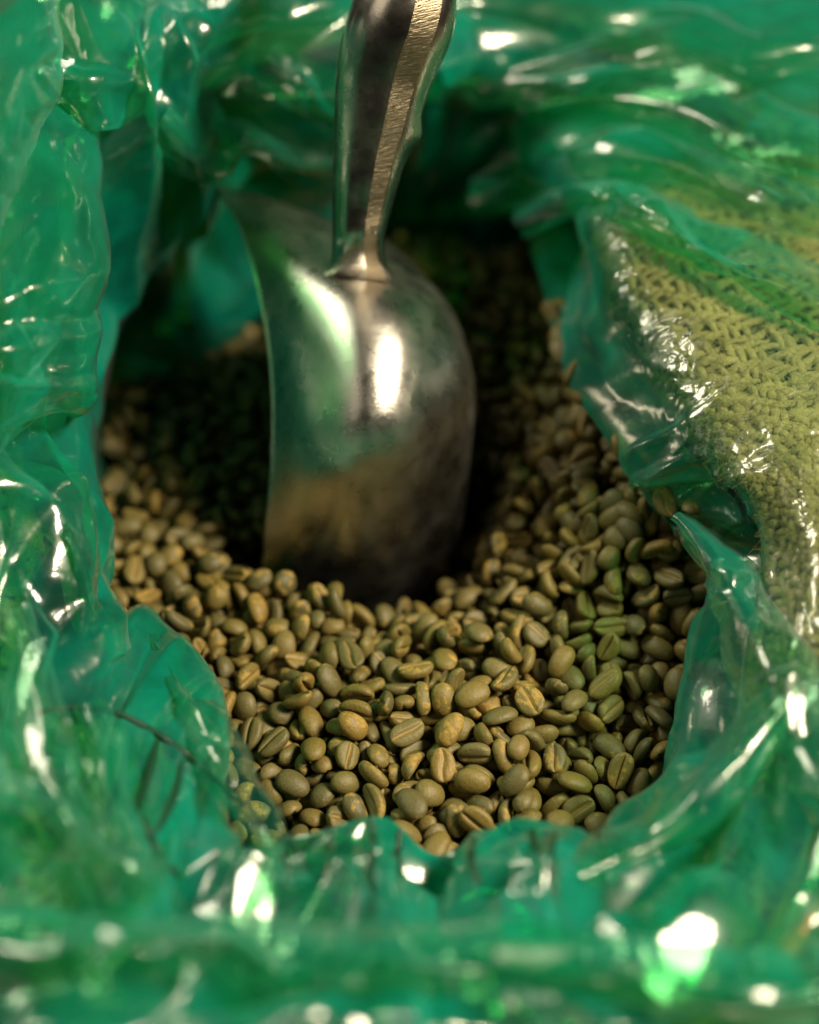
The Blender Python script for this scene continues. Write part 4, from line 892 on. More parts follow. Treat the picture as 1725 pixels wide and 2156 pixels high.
14,3264,3298,2919,146,108,169,9,2204,3129,2892,80,80,9,14,2109,3950,2770,88,149,178,1,3295,3417,2915,31,166,120,8,2255,3616,2816,142,140,30,4,3271,4565,2839,28,129,163,12,2313,3433,2847,143,132,177,14,3257,4112,2891,92,114,4,
11,2303,4151,2751,175,83,42,15,2697,3157,2919,74,65,15,7,2007,4180,2748,191,138,86,5,3197,2932,2923,90,122,79,17,2866,2421,2934,107,161,118,3,2515,3135,2915,72,195,103,15,3173,2300,2913,37,88,48,15,2677,2713,2906,145,158,166,
0,2562,3525,2774,76,105,62,17,2996,5174,2828,159,111,101,15,3355,2522,2924,70,58,57,12,3412,3395,3018,58,54,164,15,3435,4781,2861,142,53,23,0,3352,4291,2892,161,47,131,15,2414,4068,2827,45,36,73,6,2623,3075,2911,119,176,138,
0,3017,2199,3025,114,43,69,16,3112,2788,2965,78,4,87,7,2945,2609,2880,152,128,173,0,2142,4084,2766,82,50,178,1,2159,3422,2854,112,20,53,0,2230,3356,2871,185,125,146,12,2177,3269,2878,47,35,101,2,2313,3637,2821,168,123,165,
7,3194,2321,2963,88,120,194,5,2777,2857,2893,199,107,106,7,3438,4602,3182,69,32,150,15,2614,3146,2889,184,79,99,12,3624,2966,3041,53,34,159,5,2464,2737,2926,167,77,98,14,3281,3964,2795,95,6,71,11,2898,2710,2966,139,106,155,
16,3380,3695,2974,82,127,48,3,2453,3811,2802,163,133,162,16,3137,3105,2873,104,83,185,6,3116,2349,2839,9,102,64,11,3348,4704,2898,72,90,127,7,2782,2682,2880,176,144,61,15,3218,3282,2852,26,99,59,6,3484,2507,2922,107,114,131,
4,3131,2464,2899,84,46,177,0,3763,2769,3045,115,178,136,5,3693,2599,2908,26,36,121,10,3459,3323,3045,122,160,152,13,3471,4058,3007,174,107,98,3,3328,3118,2982,78,178,157,5,3499,3986,2990,87,69,186,7,2825,3149,2845,174,98,88,
7,3438,2841,2985,93,108,128,5,2441,2756,2991,109,88,197,10,2344,3719,2744,94,12,81,11,3462,3452,3061,65,104,189,14,2197,3792,2783,147,76,182,6,2246,3846,2805,180,120,156,9,2260,3787,2824,66,142,184,1,2262,3956,2766,133,79,133,
4,2518,2847,2896,129,61,163,5,3641,3257,3233,97,100,34,13,3570,2496,2925,121,95,41,5,2304,3974,2823,86,80,13,3,3023,2743,2972,124,82,26,12,3085,2530,2959,121,54,186,12,2529,4189,2842,106,127,171,13,3300,4305,2877,143,53,34,
4,2643,2372,2897,135,163,156,2,3516,3471,3129,13,132,99,14,3795,3153,3231,74,83,194,17,2454,4079,2781,3,99,74,12,2933,2774,2951,54,168,75,15,2309,4364,2776,112,95,119,4,3348,4486,2961,67,93,9,9,3465,2702,2992,109,9,94,
1,2458,4289,2775,84,11,79,17,2450,4426,2772,112,126,123,2,3426,3958,2978,99,92,108,11,3322,3052,2968,71,62,180,1,2362,4020,2802,41,38,50,15,3244,4259,2868,100,85,74,14,2932,2336,2935,34,52,92,3,2990,2804,2951,126,112,37,
15,3194,2984,2944,81,58,11,16,2750,2721,2923,182,117,133,10,3534,4078,3047,115,108,94,12,3420,2940,2923,2,120,94,7,3403,3571,2951,102,93,89,12,2257,3294,2891,95,9,141,16,2179,3176,2851,35,73,114,9,2801,2379,2902,47,52,169,
9,2333,3929,2763,161,46,108,4,3425,2524,2907,105,106,10,13,3390,2766,2922,189,91,55,8,3030,5038,2796,34,153,97,5,2245,3174,2855,54,149,81,3,2081,4056,2705,103,25,48,10,3059,3017,2851,68,60,178,4,3538,3533,3112,41,91,121,
10,3428,4159,2933,98,179,145,13,3303,2813,2976,54,18,112,4,2886,2526,2872,143,75,23,7,2377,3041,2918,100,194,133,1,3270,4155,2940,105,31,58,17,3531,2360,2942,83,129,182,9,3406,2441,2913,5,76,81,13,2372,3695,2784,158,110,21,
11,3275,3294,2794,52,64,23,6,2378,3452,2842,190,62,120,5,2412,3565,2827,56,93,127,16,3449,4531,2975,139,134,162,14,2677,2507,2913,174,108,161,12,2729,2554,2910,57,21,112,2,3703,3318,3203,172,31,93,7,2665,2590,2873,68,73,101,
8,3526,2728,2926,79,92,3,4,3106,4738,2868,96,183,150,16,3236,4496,2809,70,90,168,17,2506,3949,2780,21,78,107,11,3555,3135,3094,78,126,190,16,2502,4138,2786,154,93,42,8,2439,3644,2756,59,187,124,4,3574,3758,3120,39,72,154,
9,3266,4910,2822,89,105,170,11,3100,4530,2942,84,134,30,9,3597,2604,2924,42,52,134,14,2191,3848,2801,15,77,67,16,3673,2872,2944,123,82,177,8,3617,2840,2956,30,60,153,1,3118,2418,2909,156,112,75,11,3487,3698,3006,119,77,95,
9,3468,3153,3080,54,54,117,16,2940,2695,2928,122,72,24,17,3287,2626,2962,126,87,163,5,3265,2729,2975,104,55,12,8,3528,2502,2868,141,54,33,9,2082,4156,2824,83,96,95,3,3582,2746,2871,105,85,188,7,3564,2781,2926,96,12,145,
4,2589,2607,2887,44,45,64,7,3362,4031,2976,17,134,81,15,3681,2582,2871,191,133,74,7,2354,3502,2861,195,121,115,16,2172,3491,2818,146,122,165,8,3110,2351,2905,173,109,137,6,3086,2680,2928,67,148,170,5,3194,2357,2910,15,123,121,
15,2502,4674,2722,48,94,85,0,3591,3708,3074,70,86,175,10,2192,3892,2777,16,56,78,9,3161,2635,2958,134,98,46,2,3145,2873,2942,117,100,195,9,3549,2720,2962,111,110,124,14,2527,3725,2800,60,59,71,6,2522,3876,2787,84,32,107,
15,2482,4071,2730,177,132,154,11,3259,2512,2867,140,178,127,17,3429,4602,2923,53,180,135,5,2696,3018,2847,186,71,80,14,2517,4015,2787,75,100,123,5,3269,2402,2910,151,57,35,1,2653,2655,2913,55,180,94,17,2848,3024,2878,95,41,55,
9,2883,2810,2913,85,32,146,0,3325,2519,2853,85,108,62,16,3314,3725,2823,125,192,108,17,3365,3502,2922,124,96,125,11,3225,4043,2841,175,132,49,14,2411,4140,2792,48,172,145,10,3128,2760,2995,101,97,1,7,2707,2652,2870,113,41,22,
1,3313,4773,2861,68,11,102,9,3422,2819,2936,112,110,193,14,2391,3376,2861,103,99,105,12,2785,2925,2860,56,179,96,17,2846,2925,2943,114,135,129,11,3074,2418,2859,36,91,24,13,3193,4923,2835,7,106,135,4,3169,2389,2845,99,26,167,
2,2376,3953,2754,42,46,160,0,3301,4575,2861,51,134,24,1,3272,2842,2906,83,117,23,15,3424,4540,2940,142,18,69,4,3351,4569,2906,125,164,173,8,2125,3831,2766,96,176,127,12,3578,3216,3141,90,161,172,0,3375,3051,2940,97,105,140,
3,3386,3133,2953,92,62,190,14,2967,5160,2788,171,31,88,16,3731,2800,2952,95,137,107,3,2939,2799,2905,17,143,88,1,2979,2391,2899,110,133,123,10,2990,2636,2944,16,94,46,13,2993,2704,2921,62,60,162,17,2498,2950,2871,24,155,133,
17,2032,4084,2709,121,137,23,16,2112,3687,2736,108,118,28,14,2906,2870,2861,129,102,171,15,2766,2998,2899,10,67,108,10,3027,2837,2916,144,77,174,3,3175,4492,2845,8,92,101,8,3174,4621,2862,114,134,63,0,2414,4459,2750,125,7,121,
4,3362,2599,2929,56,186,125,16,3063,3473,2579,121,46,116,1,3183,2530,2866,96,196,75,11,3178,3039,2798,47,110,108,6,2316,4088,2759,2,108,119,7,3282,2896,2980,62,191,87,1,3312,4374,2858,102,135,15,11,3338,3878,2963,185,132,71,
2,3159,4340,2908,103,96,50,15,2968,2458,2866,101,135,120,7,3105,2716,2955,43,98,108,11,2060,3734,2769,96,100,43,0,3383,2871,2949,95,57,24,17,3201,4230,2958,3,106,116,12,2416,4329,2741,165,96,26,6,2567,3683,2788,143,147,60,
15,2546,3933,2740,165,39,137,2,2623,2453,2856,12,140,89,5,2434,4015,2802,104,29,42,10,3799,2832,3013,99,89,25,12,3010,2591,2850,99,96,12,7,3093,2589,2951,87,75,12,0,3236,3490,2703,128,66,61,8,3218,3189,2838,101,60,92,
10,3334,4343,2800,70,165,165,8,3418,4408,2939,10,142,96,13,2745,2456,2859,176,119,97,15,2773,3140,2905,73,112,172,13,2863,3099,2801,102,128,60,17,3370,4779,2885,193,64,111,12,2247,3450,2854,84,87,197,3,3701,3265,3287,5,82,111,
10,2961,2909,2890,156,54,39,13,2953,3146,2774,98,135,114,8,2504,4285,2787,115,127,84,1,3251,2376,2846,147,34,68,16,3301,4035,2876,73,143,52,14,3431,4475,2910,97,58,9,2,3166,4689,2870,123,39,146,17,3103,4698,2863,163,106,44,
9,2959,5090,2754,32,124,140,11,2419,3592,2765,138,92,129,15,3206,2542,2912,187,60,115,5,3168,2690,2934,173,90,103,16,3132,3265,2779,5,79,90,8,3112,4979,2804,44,73,64,13,2288,3235,2884,86,11,59,3,2247,4086,2748,118,153,174,
6,3505,4496,2944,96,93,7,3,3772,3018,3061,20,153,111,14,3150,2949,2867,109,120,198,3,3455,3191,3038,55,106,85,1,3070,4936,2848,69,69,138,8,2319,2986,2916,109,96,115,1,2286,3558,2825,62,185,88,16,2254,3700,2808,21,46,120,
3,2290,3761,2790,91,16,50,14,2174,3332,2866,147,114,41,14,2093,4219,2751,74,90,155,14,2563,2329,2836,9,122,65,8,2583,2821,2878,104,185,62,7,2240,4259,2793,125,84,19,0,3392,2659,2879,36,151,42,0,3331,3235,2879,144,159,35,
11,2228,4340,2791,65,10,88,13,3520,2719,2878,126,62,185,3,3359,3338,2923,97,22,162,15,3339,4239,2860,104,18,141,17,3048,2904,2886,54,48,150,1,3026,4975,2825,89,143,35,13,3391,2569,2953,147,93,188,0,3255,2827,2984,104,26,125,
13,3330,2563,2956,104,4,78,4,2475,3002,2863,136,16,65,9,2127,3301,2817,120,89,36,12,3573,3159,3163,106,45,183,13,2293,4242,2697,91,162,26,10,2026,3866,2726,148,122,18,0,3908,4369,3021,10,84,125,2,3919,4417,3059,134,177,143,
10,3915,4426,3019,115,181,146,3,3914,4463,3059,124,135,13,7,3917,4464,3019,152,127,143,8,3899,4469,2974,48,56,158,7,3901,4192,3093,108,140,112,4,3903,4203,3053,45,108,136,2,3906,4247,3079,58,121,153,3,3915,4243,3039,27,139,58,
11,3918,4297,3067,144,67,61,17,3901,4305,3027,102,34,27,16,3902,4316,2982,146,18,133,13,3899,4362,3061,82,8,66,3,3914,3983,3119,168,149,95,1,3908,4040,3144,171,51,144,8,3919,4041,3104,8,126,115,17,3920,4081,3127,159,33,73,
5,3913,4096,3087,15,153,94,7,3907,4141,3109,174,160,131,17,3900,4142,3069,70,86,9,13,3916,3816,3200,64,69,37,12,3920,3818,3160,144,151,75,2,3915,3870,3189,190,73,78,17,3908,3863,3149,30,109,146,4,3912,3915,3175,134,94,161,
0,3913,3918,3135,131,61,183,15,3905,3926,3090,70,182,109,0,3911,3980,3159,22,130,155,1,2053,4264,2701,42,123,53,15,2160,2792,2887,119,29,99,16,2151,2864,2875,87,48,83,13,2150,2937,2862,118,121,12,4,2169,3104,2858,109,53,38,
4,2132,3209,2848,25,85,151,3,2067,3890,2714,32,51,46,2,2092,3942,2703,56,29,154,2,2095,4005,2706,22,86,160,11,2089,4118,2706,142,41,96,2,2092,4185,2701,112,56,118,0,2004,4270,2708,169,79,60,13,2080,3364,2810,136,29,130,
15,2071,3432,2805,165,89,47,2,2089,3498,2782,152,142,164,13,3908,4516,3059,151,35,58,1,2035,3791,2733,80,55,123,7,2070,3825,2724,74,182,91,11,2030,4136,2700,80,184,66,16,2813,3487,2766,159,71,29,0,2803,3635,2810,103,28,107,
12,2886,3722,2814,53,126,103,8,2752,3763,2806,75,18,151,1,2777,3790,2812,114,157,175,14,2739,3902,2810,55,38,128,14,2737,3966,2787,161,127,50,3,2728,4011,2772,30,114,89,1,2761,2847,2926,100,95,30,13,2745,3091,2870,160,152,141,
5,2771,2166,2918,122,93,3,15,2728,2240,2901,52,98,34,17,2750,2299,2901,16,91,153,0,2680,4405,2815,165,90,27,0,2697,4481,2807,61,94,182,7,2725,4550,2826,117,120,180,10,2692,4636,2818,41,80,172,6,2655,4702,2808,55,181,136,
13,2665,4778,2788,148,145,155,12,2626,4746,2800,95,31,78,10,2650,4908,2766,170,142,136,12,2831,2786,2935,23,154,83,16,2811,2945,2911,108,131,184,3,2862,3494,2748,94,122,163,11,2845,3618,2789,101,156,152,10,2796,2243,2876,62,163,109,
6,2806,2304,2875,166,90,162,12,2815,2627,2937,48,50,148,4,2806,2703,2927,135,156,108,17,2735,4634,2802,146,59,57,10,2718,4741,2818,133,169,147,1,2767,4770,2810,155,151,47,17,2751,4818,2800,176,98,101,1,2709,4901,2807,74,126,86,
16,2834,4953,2777,116,115,48,8,2810,2141,2880,184,59,77,14,2742,4069,2792,130,131,50,3,2726,4139,2809,180,76,118,2,2743,4198,2787,89,52,152,11,2725,4274,2786,62,171,132,2,2752,4337,2811,98,167,59,7,2726,4397,2825,49,28,113,
1,2763,4463,2831,77,73,48,3,2786,4523,2842,39,105,150,4,2857,2646,2932,31,69,155,13,2889,2741,2933,96,143,59,9,2885,2984,2887,44,182,89,11,2786,4876,2782,40,174,81,1,2773,4876,2829,113,92,193,11,2845,4882,2801,145,20,119,
11,2905,5041,2776,133,128,166,1,2866,2164,2881,147,56,174,16,2860,2227,2870,126,132,177,1,2867,2309,2887,65,86,175,7,2847,2384,2916,157,59,72,3,2798,4277,2789,112,38,168,3,2817,4357,2792,67,52,181,10,2796,4452,2791,84,96,27,
6,2827,4480,2830,87,79,51,11,2820,4585,2799,63,154,50,1,2786,4644,2792,117,109,166,7,2809,4735,2800,177,87,126,14,2823,4791,2796,79,19,96,9,2836,3694,2798,51,86,99,8,2818,3819,2782,184,106,153,8,2792,3916,2826,104,96,159,
7,2785,3987,2803,98,148,70,12,2792,4046,2774,152,104,174,11,2815,4110,2767,91,193,90,14,2817,4150,2795,64,95,152,7,2802,4229,2812,129,77,109,8,2896,4904,2782,25,140,51,10,2886,4969,2813,6,75,122,8,2944,2166,2888,10,116,61,
7,2937,2237,2878,114,160,33,9,2937,2275,2895,23,106,116,9,2921,2364,2894,69,12,87,6,2877,4358,2779,119,163,173,14,2855,4424,2802,137,61,184,4,2887,4499,2802,91,116,158,11,2876,4594,2793,59,17,90,17,2869,4660,2783,110,63,184,
7,2890,4713,2797,77,156,109,3,2899,4772,2814,78,11,63,3,2889,4832,2799,168,52,127,7,2888,3789,2792,1,87,108,1,2874,3882,2786,102,133,9,9,2859,3975,2796,153,62,172,2,2859,4048,2774,145,17,107,15,2887,4074,2800,150,185,90,
13,2877,4149,2817,13,148,109,6,2880,4202,2830,37,60,51,4,2876,4277,2793,17,151,79,6,2901,3049,2839,183,48,106,0,2872,3145,2786,104,173,162,13,2919,3205,2723,127,175,112,3,2903,3541,2712,52,99,183,1,2889,3574,2767,10,66,85,
0,2880,3660,2770,66,60,15,14,2682,3878,2785,70,94,34,16,2649,3961,2801,86,184,107,5,2652,4026,2794,26,129,73,8,2666,4094,2807,137,80,190,12,2630,4141,2805,86,177,46,11,2651,4209,2789,143,44,134,14,2668,4271,2789,156,166,137,
13,2690,4336,2808,69,21,48,11,2707,3137,2882,139,21,138,13,2761,3438,2781,187,143,78,5,2743,3572,2792,116,81,4,9,2727,3654,2810,83,93,75,6,2714,3714,2839,151,94,126,1,2674,3760,2814,167,46,129,2,2687,3815,2815,160,128,92,
7,2695,2761,2904,37,94,69,0,2689,2879,2903,142,107,119,3,2665,2932,2910,105,0,97,16,2693,3064,2898,9,67,100,0,2636,4631,2786,110,48,172,8,2553,4749,2807,118,167,44,4,2383,5187,2705,132,44,26,17,2669,2141,2882,65,35,143,
12,2650,2211,2881,101,161,179,15,2685,2294,2886,35,58,145,3,2948,4497,2805,72,144,33,6,2937,4559,2766,167,85,173,4,2925,4634,2780,79,146,53,11,2959,4702,2780,41,42,150,17,2951,4789,2807,25,68,49,14,2963,4845,2788,115,122,77,
0,2959,4895,2793,46,60,31,14,2968,4960,2810,138,63,56,0,2949,3781,2779,165,163,125,16,2960,3878,2791,101,11,122,8,2938,3962,2792,70,11,74,14,2956,4135,2791,108,103,94,10,3000,4217,2787,2,115,110,0,2952,4287,2777,97,122,80,
7,2949,4369,2792,93,75,192,7,2932,4433,2784,65,57,26,4,2951,3079,2807,104,19,114,10,2966,3535,2711,80,107,45,14,2933,3608,2725,44,71,178,5,2923,3714,2763,97,2,120,5,2955,2991,2883,169,149,115,13,2994,4424,2796,156,39,156,
11,3005,4497,2812,89,179,123,9,3006,4576,2785,143,73,82,13,2983,4636,2788,67,146,136,0,3012,4704,2789,93,86,172,15,3015,4790,2810,168,141,42,15,3045,4839,2844,92,101,7,8,3006,3583,2754,60,144,58,9,2992,3699,2766,173,59,154,
13,3025,4312,2779,175,137,137,11,3025,4385,2778,35,75,157,0,2994,2569,2916,23,119,40,11,2970,2853,2924,18,142,133,15,3004,2908,2883,44,58,153,2,3001,3056,2818,68,18,138,14,3002,2157,2865,23,73,156,1,2992,2234,2889,67,159,42,
2,2982,2324,2888,119,44,147,4,2986,2453,2927,40,40,150,16,3078,4371,2781,11,105,129,6,3063,4449,2805,6,114,124,16,3064,4523,2818,108,68,143,14,3095,4584,2817,136,184,139,7,3061,4639,2791,126,49,177,12,3077,4697,2799,82,138,15,
7,3078,4778,2789,151,26,97,1,3068,4842,2790,62,122,102,0,3051,3173,2775,51,137,88,12,3041,3213,2706,35,34,136,15,3068,4242,2813,130,159,77,0,3083,4314,2808,160,139,144,15,3060,2488,2902,161,77,57,7,3029,2718,2924,35,154,63,
9,3048,3097,2794,139,163,99,14,3022,5131,2776,126,62,34,8,3066,2128,2874,12,73,86,14,3046,2265,2889,155,126,177,15,2579,4148,2799,164,130,122,1,2558,4227,2802,152,167,141,14,2603,4286,2786,163,85,122,1,2618,4362,2790,62,170,151,
16,2613,4420,2786,138,159,32,4,2609,4458,2794,85,158,168,3,2655,4485,2841,98,197,82,10,2619,4546,2813,74,137,87,5,2612,3648,2812,136,156,36,8,2608,3700,2815,136,147,180,2,2595,3765,2804,169,91,91,15,2595,3820,2801,81,121,87,
0,2592,3895,2791,8,134,113,16,2589,3974,2797,142,130,18,2,2600,4022,2786,140,131,17,13,2592,4083,2794,83,138,120,1,2677,2826,2923,144,107,132,0,2781,3457,2823,53,17,100,3,2727,3497,2799,73,4,105,3,2581,2236,2879,66,159,57,
13,2617,2284,2881,114,170,169,14,2602,2350,2891,161,81,73,14,2603,2430,2894,147,49,36,6,3144,4313,2786,167,51,107,5,3103,4403,2823,50,21,129,8,3121,4461,2821,74,58,13,17,3148,4521,2809,92,133,7,7,3148,4584,2793,43,160,101,
7,3147,4643,2800,33,49,70,8,3147,4710,2802,128,100,189,14,3142,4776,2783,142,103,49,14,3122,3181,2758,26,154,62,3,3060,3223,2741,60,57,19,1,3164,4197,2813,64,28,157,10,3169,4246,2794,71,177,123,1,3134,2550,2905,138,69,57,
3,3135,2636,2904,90,78,183,15,3065,2783,2935,60,13,115,12,3096,2895,2873,131,76,26,15,3093,4910,2811,52,65,166,10,3093,5041,2796,171,152,58,14,3086,5119,2760,88,38,157,6,3114,2182,2884,189,111,143,6,3124,2249,2898,79,190,71,
14,3238,4266,2816,54,19,129,7,3190,4334,2817,79,14,56,2,3157,4395,2807,162,141,147,12,3193,4434,2810,114,169,131,2,3221,4574,2798,18,100,115,8,3227,4640,2804,43,79,105,17,3210,4696,2783,132,145,118,1,3141,3097,2830,132,189,131,
9,3130,3247,2724,74,6,84,3,3142,3311,2751,14,96,71,3,3191,4103,2799,73,142,68,11,3226,4152,2789,64,77,66,1,3215,4199,2817,47,70,29,11,3204,2643,2915,14,77,129,16,3148,2759,2905,96,108,127,8,3141,2822,2898,81,56,20,
9,3160,2892,2902,14,60,120,1,3135,3030,2852,188,124,121,0,3147,4847,2792,117,46,122,8,3161,4902,2780,91,69,165,5,3160,5010,2805,117,30,140,4,3189,2162,2899,161,165,145,8,3226,2221,2884,182,137,135,8,3211,2420,2914,165,100,138,
5,2515,4378,2754,138,87,115,16,2531,4431,2767,45,27,63,13,2544,4488,2809,29,111,30,15,2585,4524,2798,71,29,161,15,2579,4597,2764,26,136,44,17,2537,4636,2790,135,185,60,8,2210,4951,2689,111,1,100,9,2617,2131,2847,94,47,142,
9,2526,3811,2783,94,47,15,0,2528,4079,2806,114,171,81,1,2506,4210,2787,87,145,166,12,2559,3184,2904,44,95,75,0,2605,3468,2807,127,121,14,17,2589,3591,2815,117,94,193,10,2510,2778,2919,127,94,75,15,3241,4114,2845,117,83,17,
11,3288,4135,2812,160,71,28,1,3259,4188,2862,81,150,128,11,3284,4262,2838,168,28,103,8,3252,4369,2811,73,128,60,3,3258,4429,2827,64,32,38,13,3298,4506,2828,117,103,178,8,3183,3135,2811,48,96,57,15,3181,3227,2765,154,147,74,
13,3208,3359,2750,112,126,98,5,3255,3450,2806,111,127,127,4,3272,2546,2922,43,75,39,12,3262,2625,2915,104,128,6,16,3270,2705,2932,106,168,27,12,3239,2752,2915,16,128,90,14,3208,2833,2907,164,60,68,15,3193,2993,2891,190,58,87,
12,3214,4750,2799,102,77,4,15,3198,4823,2787,131,50,31,5,3238,4919,2782,90,102,45,9,3265,2129,2883,110,37,161,11,3264,2179,2876,170,108,29,6,3280,2239,2871,144,44,92,13,3242,2304,2884,102,3,91,2,2455,4355,2749,150,64,40,
14,2505,4595,2757,9,126,90,15,2539,2273,2874,36,136,44,15,2552,2455,2918,109,156,31,9,2444,3860,2782,101,7,64,17,2429,3956,2765,99,8,120,8,2457,4212,2798,63,68,169,3,2449,3156,2911,134,150,104,17,2444,3695,2787,58,88,114,
6,2443,3752,2775,176,112,113,16,1886,4898,2683,101,101,195,1,2511,2577,2897,192,134,116,15,2459,2684,2904,185,78,93,15,2408,2818,2917,143,179,88,12,2388,4267,2763,107,89,151,6,2357,3754,2786,99,150,119,17,2406,3800,2783,62,176,106,
0,2403,3882,2762,18,63,117,10,2380,2956,2905,164,125,146,6,2376,3096,2893,149,95,96,4,2319,4019,2761,105,135,96,10,2340,4222,2763,141,79,103,13,2336,4293,2740,103,128,40,13,2362,4371,2741,105,114,2,2,2361,2877,2902,143,97,89,
10,3315,4172,2876,146,163,150,10,3310,2287,2884,135,94,179,8,3319,2361,2911,73,16,66,14,3324,2418,2900,37,111,177,3,3321,2659,2924,43,86,175,17,3319,2761,2927,61,17,130,17,3279,4714,2807,126,80,13,14,3258,4777,2837,3,102,119,
10,3275,4838,2830,108,14,148,7,3331,2128,2887,160,67,83,13,3347,2177,2854,78,117,48,17,2299,3712,2817,148,120,171,12,2346,3812,2787,124,17,58,0,2321,3890,2751,160,46,119,11,2295,2916,2919,161,55,102,14,2306,3063,2876,148,138,177,
11,2333,3191,2891,30,160,95,17,2243,4165,2747,162,28,131,4,2253,4224,2750,76,83,44,4,2265,4281,2737,102,155,178,0,2268,4354,2740,7,81,116,13,2297,3832,2784,170,57,53,3,2259,3888,2756,149,157,33,5,3379,3630,2911,92,182,50,
12,3412,2697,2927,143,20,89,12,3343,2841,2927,197,86,96,11,3324,2905,2935,103,125,165,3,3287,2983,2942,110,13,148,11,3282,3015,2954,78,140,180,13,3199,3132,2864,77,97,72,12,3392,2141,2889,152,99,83,15,3390,2191,2883,67,156,127,
17,3368,2243,2874,100,47,19,11,3372,2310,2892,33,173,112,10,3234,4320,2870,31,133,127,0,3319,4426,2844,139,127,102,10,3309,4481,2862,88,135,9,5,3314,4675,2851,118,53,16,2,2232,3000,2896,117,74,9,13,2244,3067,2897,13,92,68,
4,2192,3966,2746,118,67,29,5,2190,4015,2794,179,98,151,1,2179,4106,2749,182,76,69,11,2164,4165,2727,153,96,102,11,2177,4224,2737,105,146,182,14,2188,4271,2746,81,142,143,4,2183,4346,2740,139,9,97,3,2153,2843,2953,169,159,71,
14,2141,2911,2919,117,48,28,14,2174,2993,2920,93,177,58,15,2191,3057,2916,146,95,92,15,2119,4291,2763,41,48,40,11,2088,3407,2850,95,129,59,0,2108,3584,2796,105,103,152,4,2018,3981,2749,68,12,132,6,3926,3058,3100,169,112,109,
7,2049,3530,2831,67,124,41,16,2061,3561,2766,69,8,83,13,3454,2754,2911,118,144,186,1,3336,3104,2917,89,80,4,16,3445,2214,2869,77,28,35,9,3474,2250,2881,63,46,24,6,3435,2312,2896,40,150,120,4,3384,2341,2937,82,67,33,
7,3354,4527,2892,113,165,173,0,3379,4648,2883,126,115,147,3,3408,4852,2841,94,120,12,5,3458,2148,2873,136,139,180,0,3353,4003,2905,77,37,35,17,3305,4084,2847,58,180,139,5,3368,4178,2896,60,19,130,1,3303,4482,2911,107,105,34,
13,3501,2309,2868,120,121,181,12,3398,2287,2958,107,182,44,13,3575,2460,2882,104,87,2,13,3506,4544,2907,119,116,127,16,3496,4590,2955,80,128,36,2,3534,2238,2885,47,151,61,7,3404,3918,2908,37,95,116,6,3380,4060,2907,159,48,87,
0,3309,4101,2915,77,124,56,9,3372,4243,2941,20,134,121,14,3391,4330,2902,149,67,141,9,3382,4379,2892,126,111,85,13,3313,3341,2893,115,12,105,4,3891,3094,3110,144,94,126,10,3892,3143,3155,119,23,41,10,3899,3215,3192,173,84,59,
17,3901,3290,3202,62,17,132,13,3893,3371,3208,78,31,108,9,3973,2886,2975,112,30,32,9,3940,2945,3013,10,137,96,9,3934,3006,3061,89,198,119,12,3819,3664,3149,142,40,148,0,3867,2848,2953,179,119,114,17,3847,2886,2972,35,58,115,
11,3855,2974,3035,90,177,39,4,3795,2798,2922,82,91,167,11,3770,2848,2956,38,119,46,2,3826,3220,3194,88,176,157,17,3747,3375,3195,11,126,76,12,3718,3452,3176,103,116,8,15,3562,4652,2937,160,154,147,11,3550,2313,2880,33,134,35,
15,3515,2344,2911,173,41,122,11,3624,2335,2834,111,164,41,6,3550,4361,2965,159,173,123,13,3613,4389,3002,100,96,197,8,3566,4458,2960,174,161,87,17,3448,3586,3011,33,154,109,9,3453,3737,2972,56,189,109,9,3457,3817,2982,113,66,185,
17,3493,3891,2984,66,133,28,15,3408,4096,2931,154,22,115,3,3362,2945,3007,21,41,116,12,3647,3987,3068,167,66,49,6,3669,4215,3015,90,49,164,1,3634,2690,2880,181,151,90,1,3639,2731,2901,65,121,134,8,3558,4236,2968,146,132,169,
3,3610,4431,2957,97,182,70,15,3644,2433,2863,57,37,165,8,3661,2499,2857,89,102,175,13,3598,3935,3054,111,141,15,13,3560,4009,3010,91,124,164,5,3562,4090,2990,84,96,62,9,3486,3400,3080,151,142,112,1,3586,2524,2878,110,140,66,
0,3575,2660,2871,149,143,164,10,3547,2838,2937,101,14,66,12,3497,4158,2987,194,127,97,11,3584,4282,3011,132,110,64,17,3515,4298,2980,94,178,113,10,3609,4320,3003,126,192,130,5,3654,2449,2915,76,115,175,9,3538,3956,3027,114,62,183,
12,3800,3717,3154,132,72,145,6,3773,3845,3128,67,142,72,1,3792,2784,2975,85,124,5,0,3775,3291,3230,160,26,110,8,3755,3422,3225,78,10,135,4,3766,3495,3212,183,62,96,3,3729,3559,3203,170,128,90,2,3729,3616,3191,132,59,19,
15,3581,4152,2998,148,37,94,3,3698,4088,3047,36,144,93,6,3521,3374,3109,164,143,122,11,3679,3714,3153,101,119,198,14,3691,3774,3132,106,183,89,17,3691,3865,3135,89,80,59,6,3578,4542,2945,143,58,88,3,3500,4636,2910,108,121,197,
4,3519,4703,2914,110,146,26,3,3490,4748,2892,44,153,46,9,3584,2281,2836,68,40,48,0,3531,2374,2840,155,135,153,8,3499,4016,2965,9,117,76,13,3521,4094,2961,163,25,102,6,3513,4163,2940,4,109,80,13,3523,4225,2935,178,102,162,
8,3499,4283,2907,99,198,85,7,3487,4425,2889,137,184,123,14,3395,3740,2904,35,175,105,12,3425,3821,2922,189,95,146,2,3466,3955,2945,177,46,124,12,3502,2857,2933,114,22,47,1,3481,2912,2954,122,4,118,5,3426,2985,2952,109,114,198,
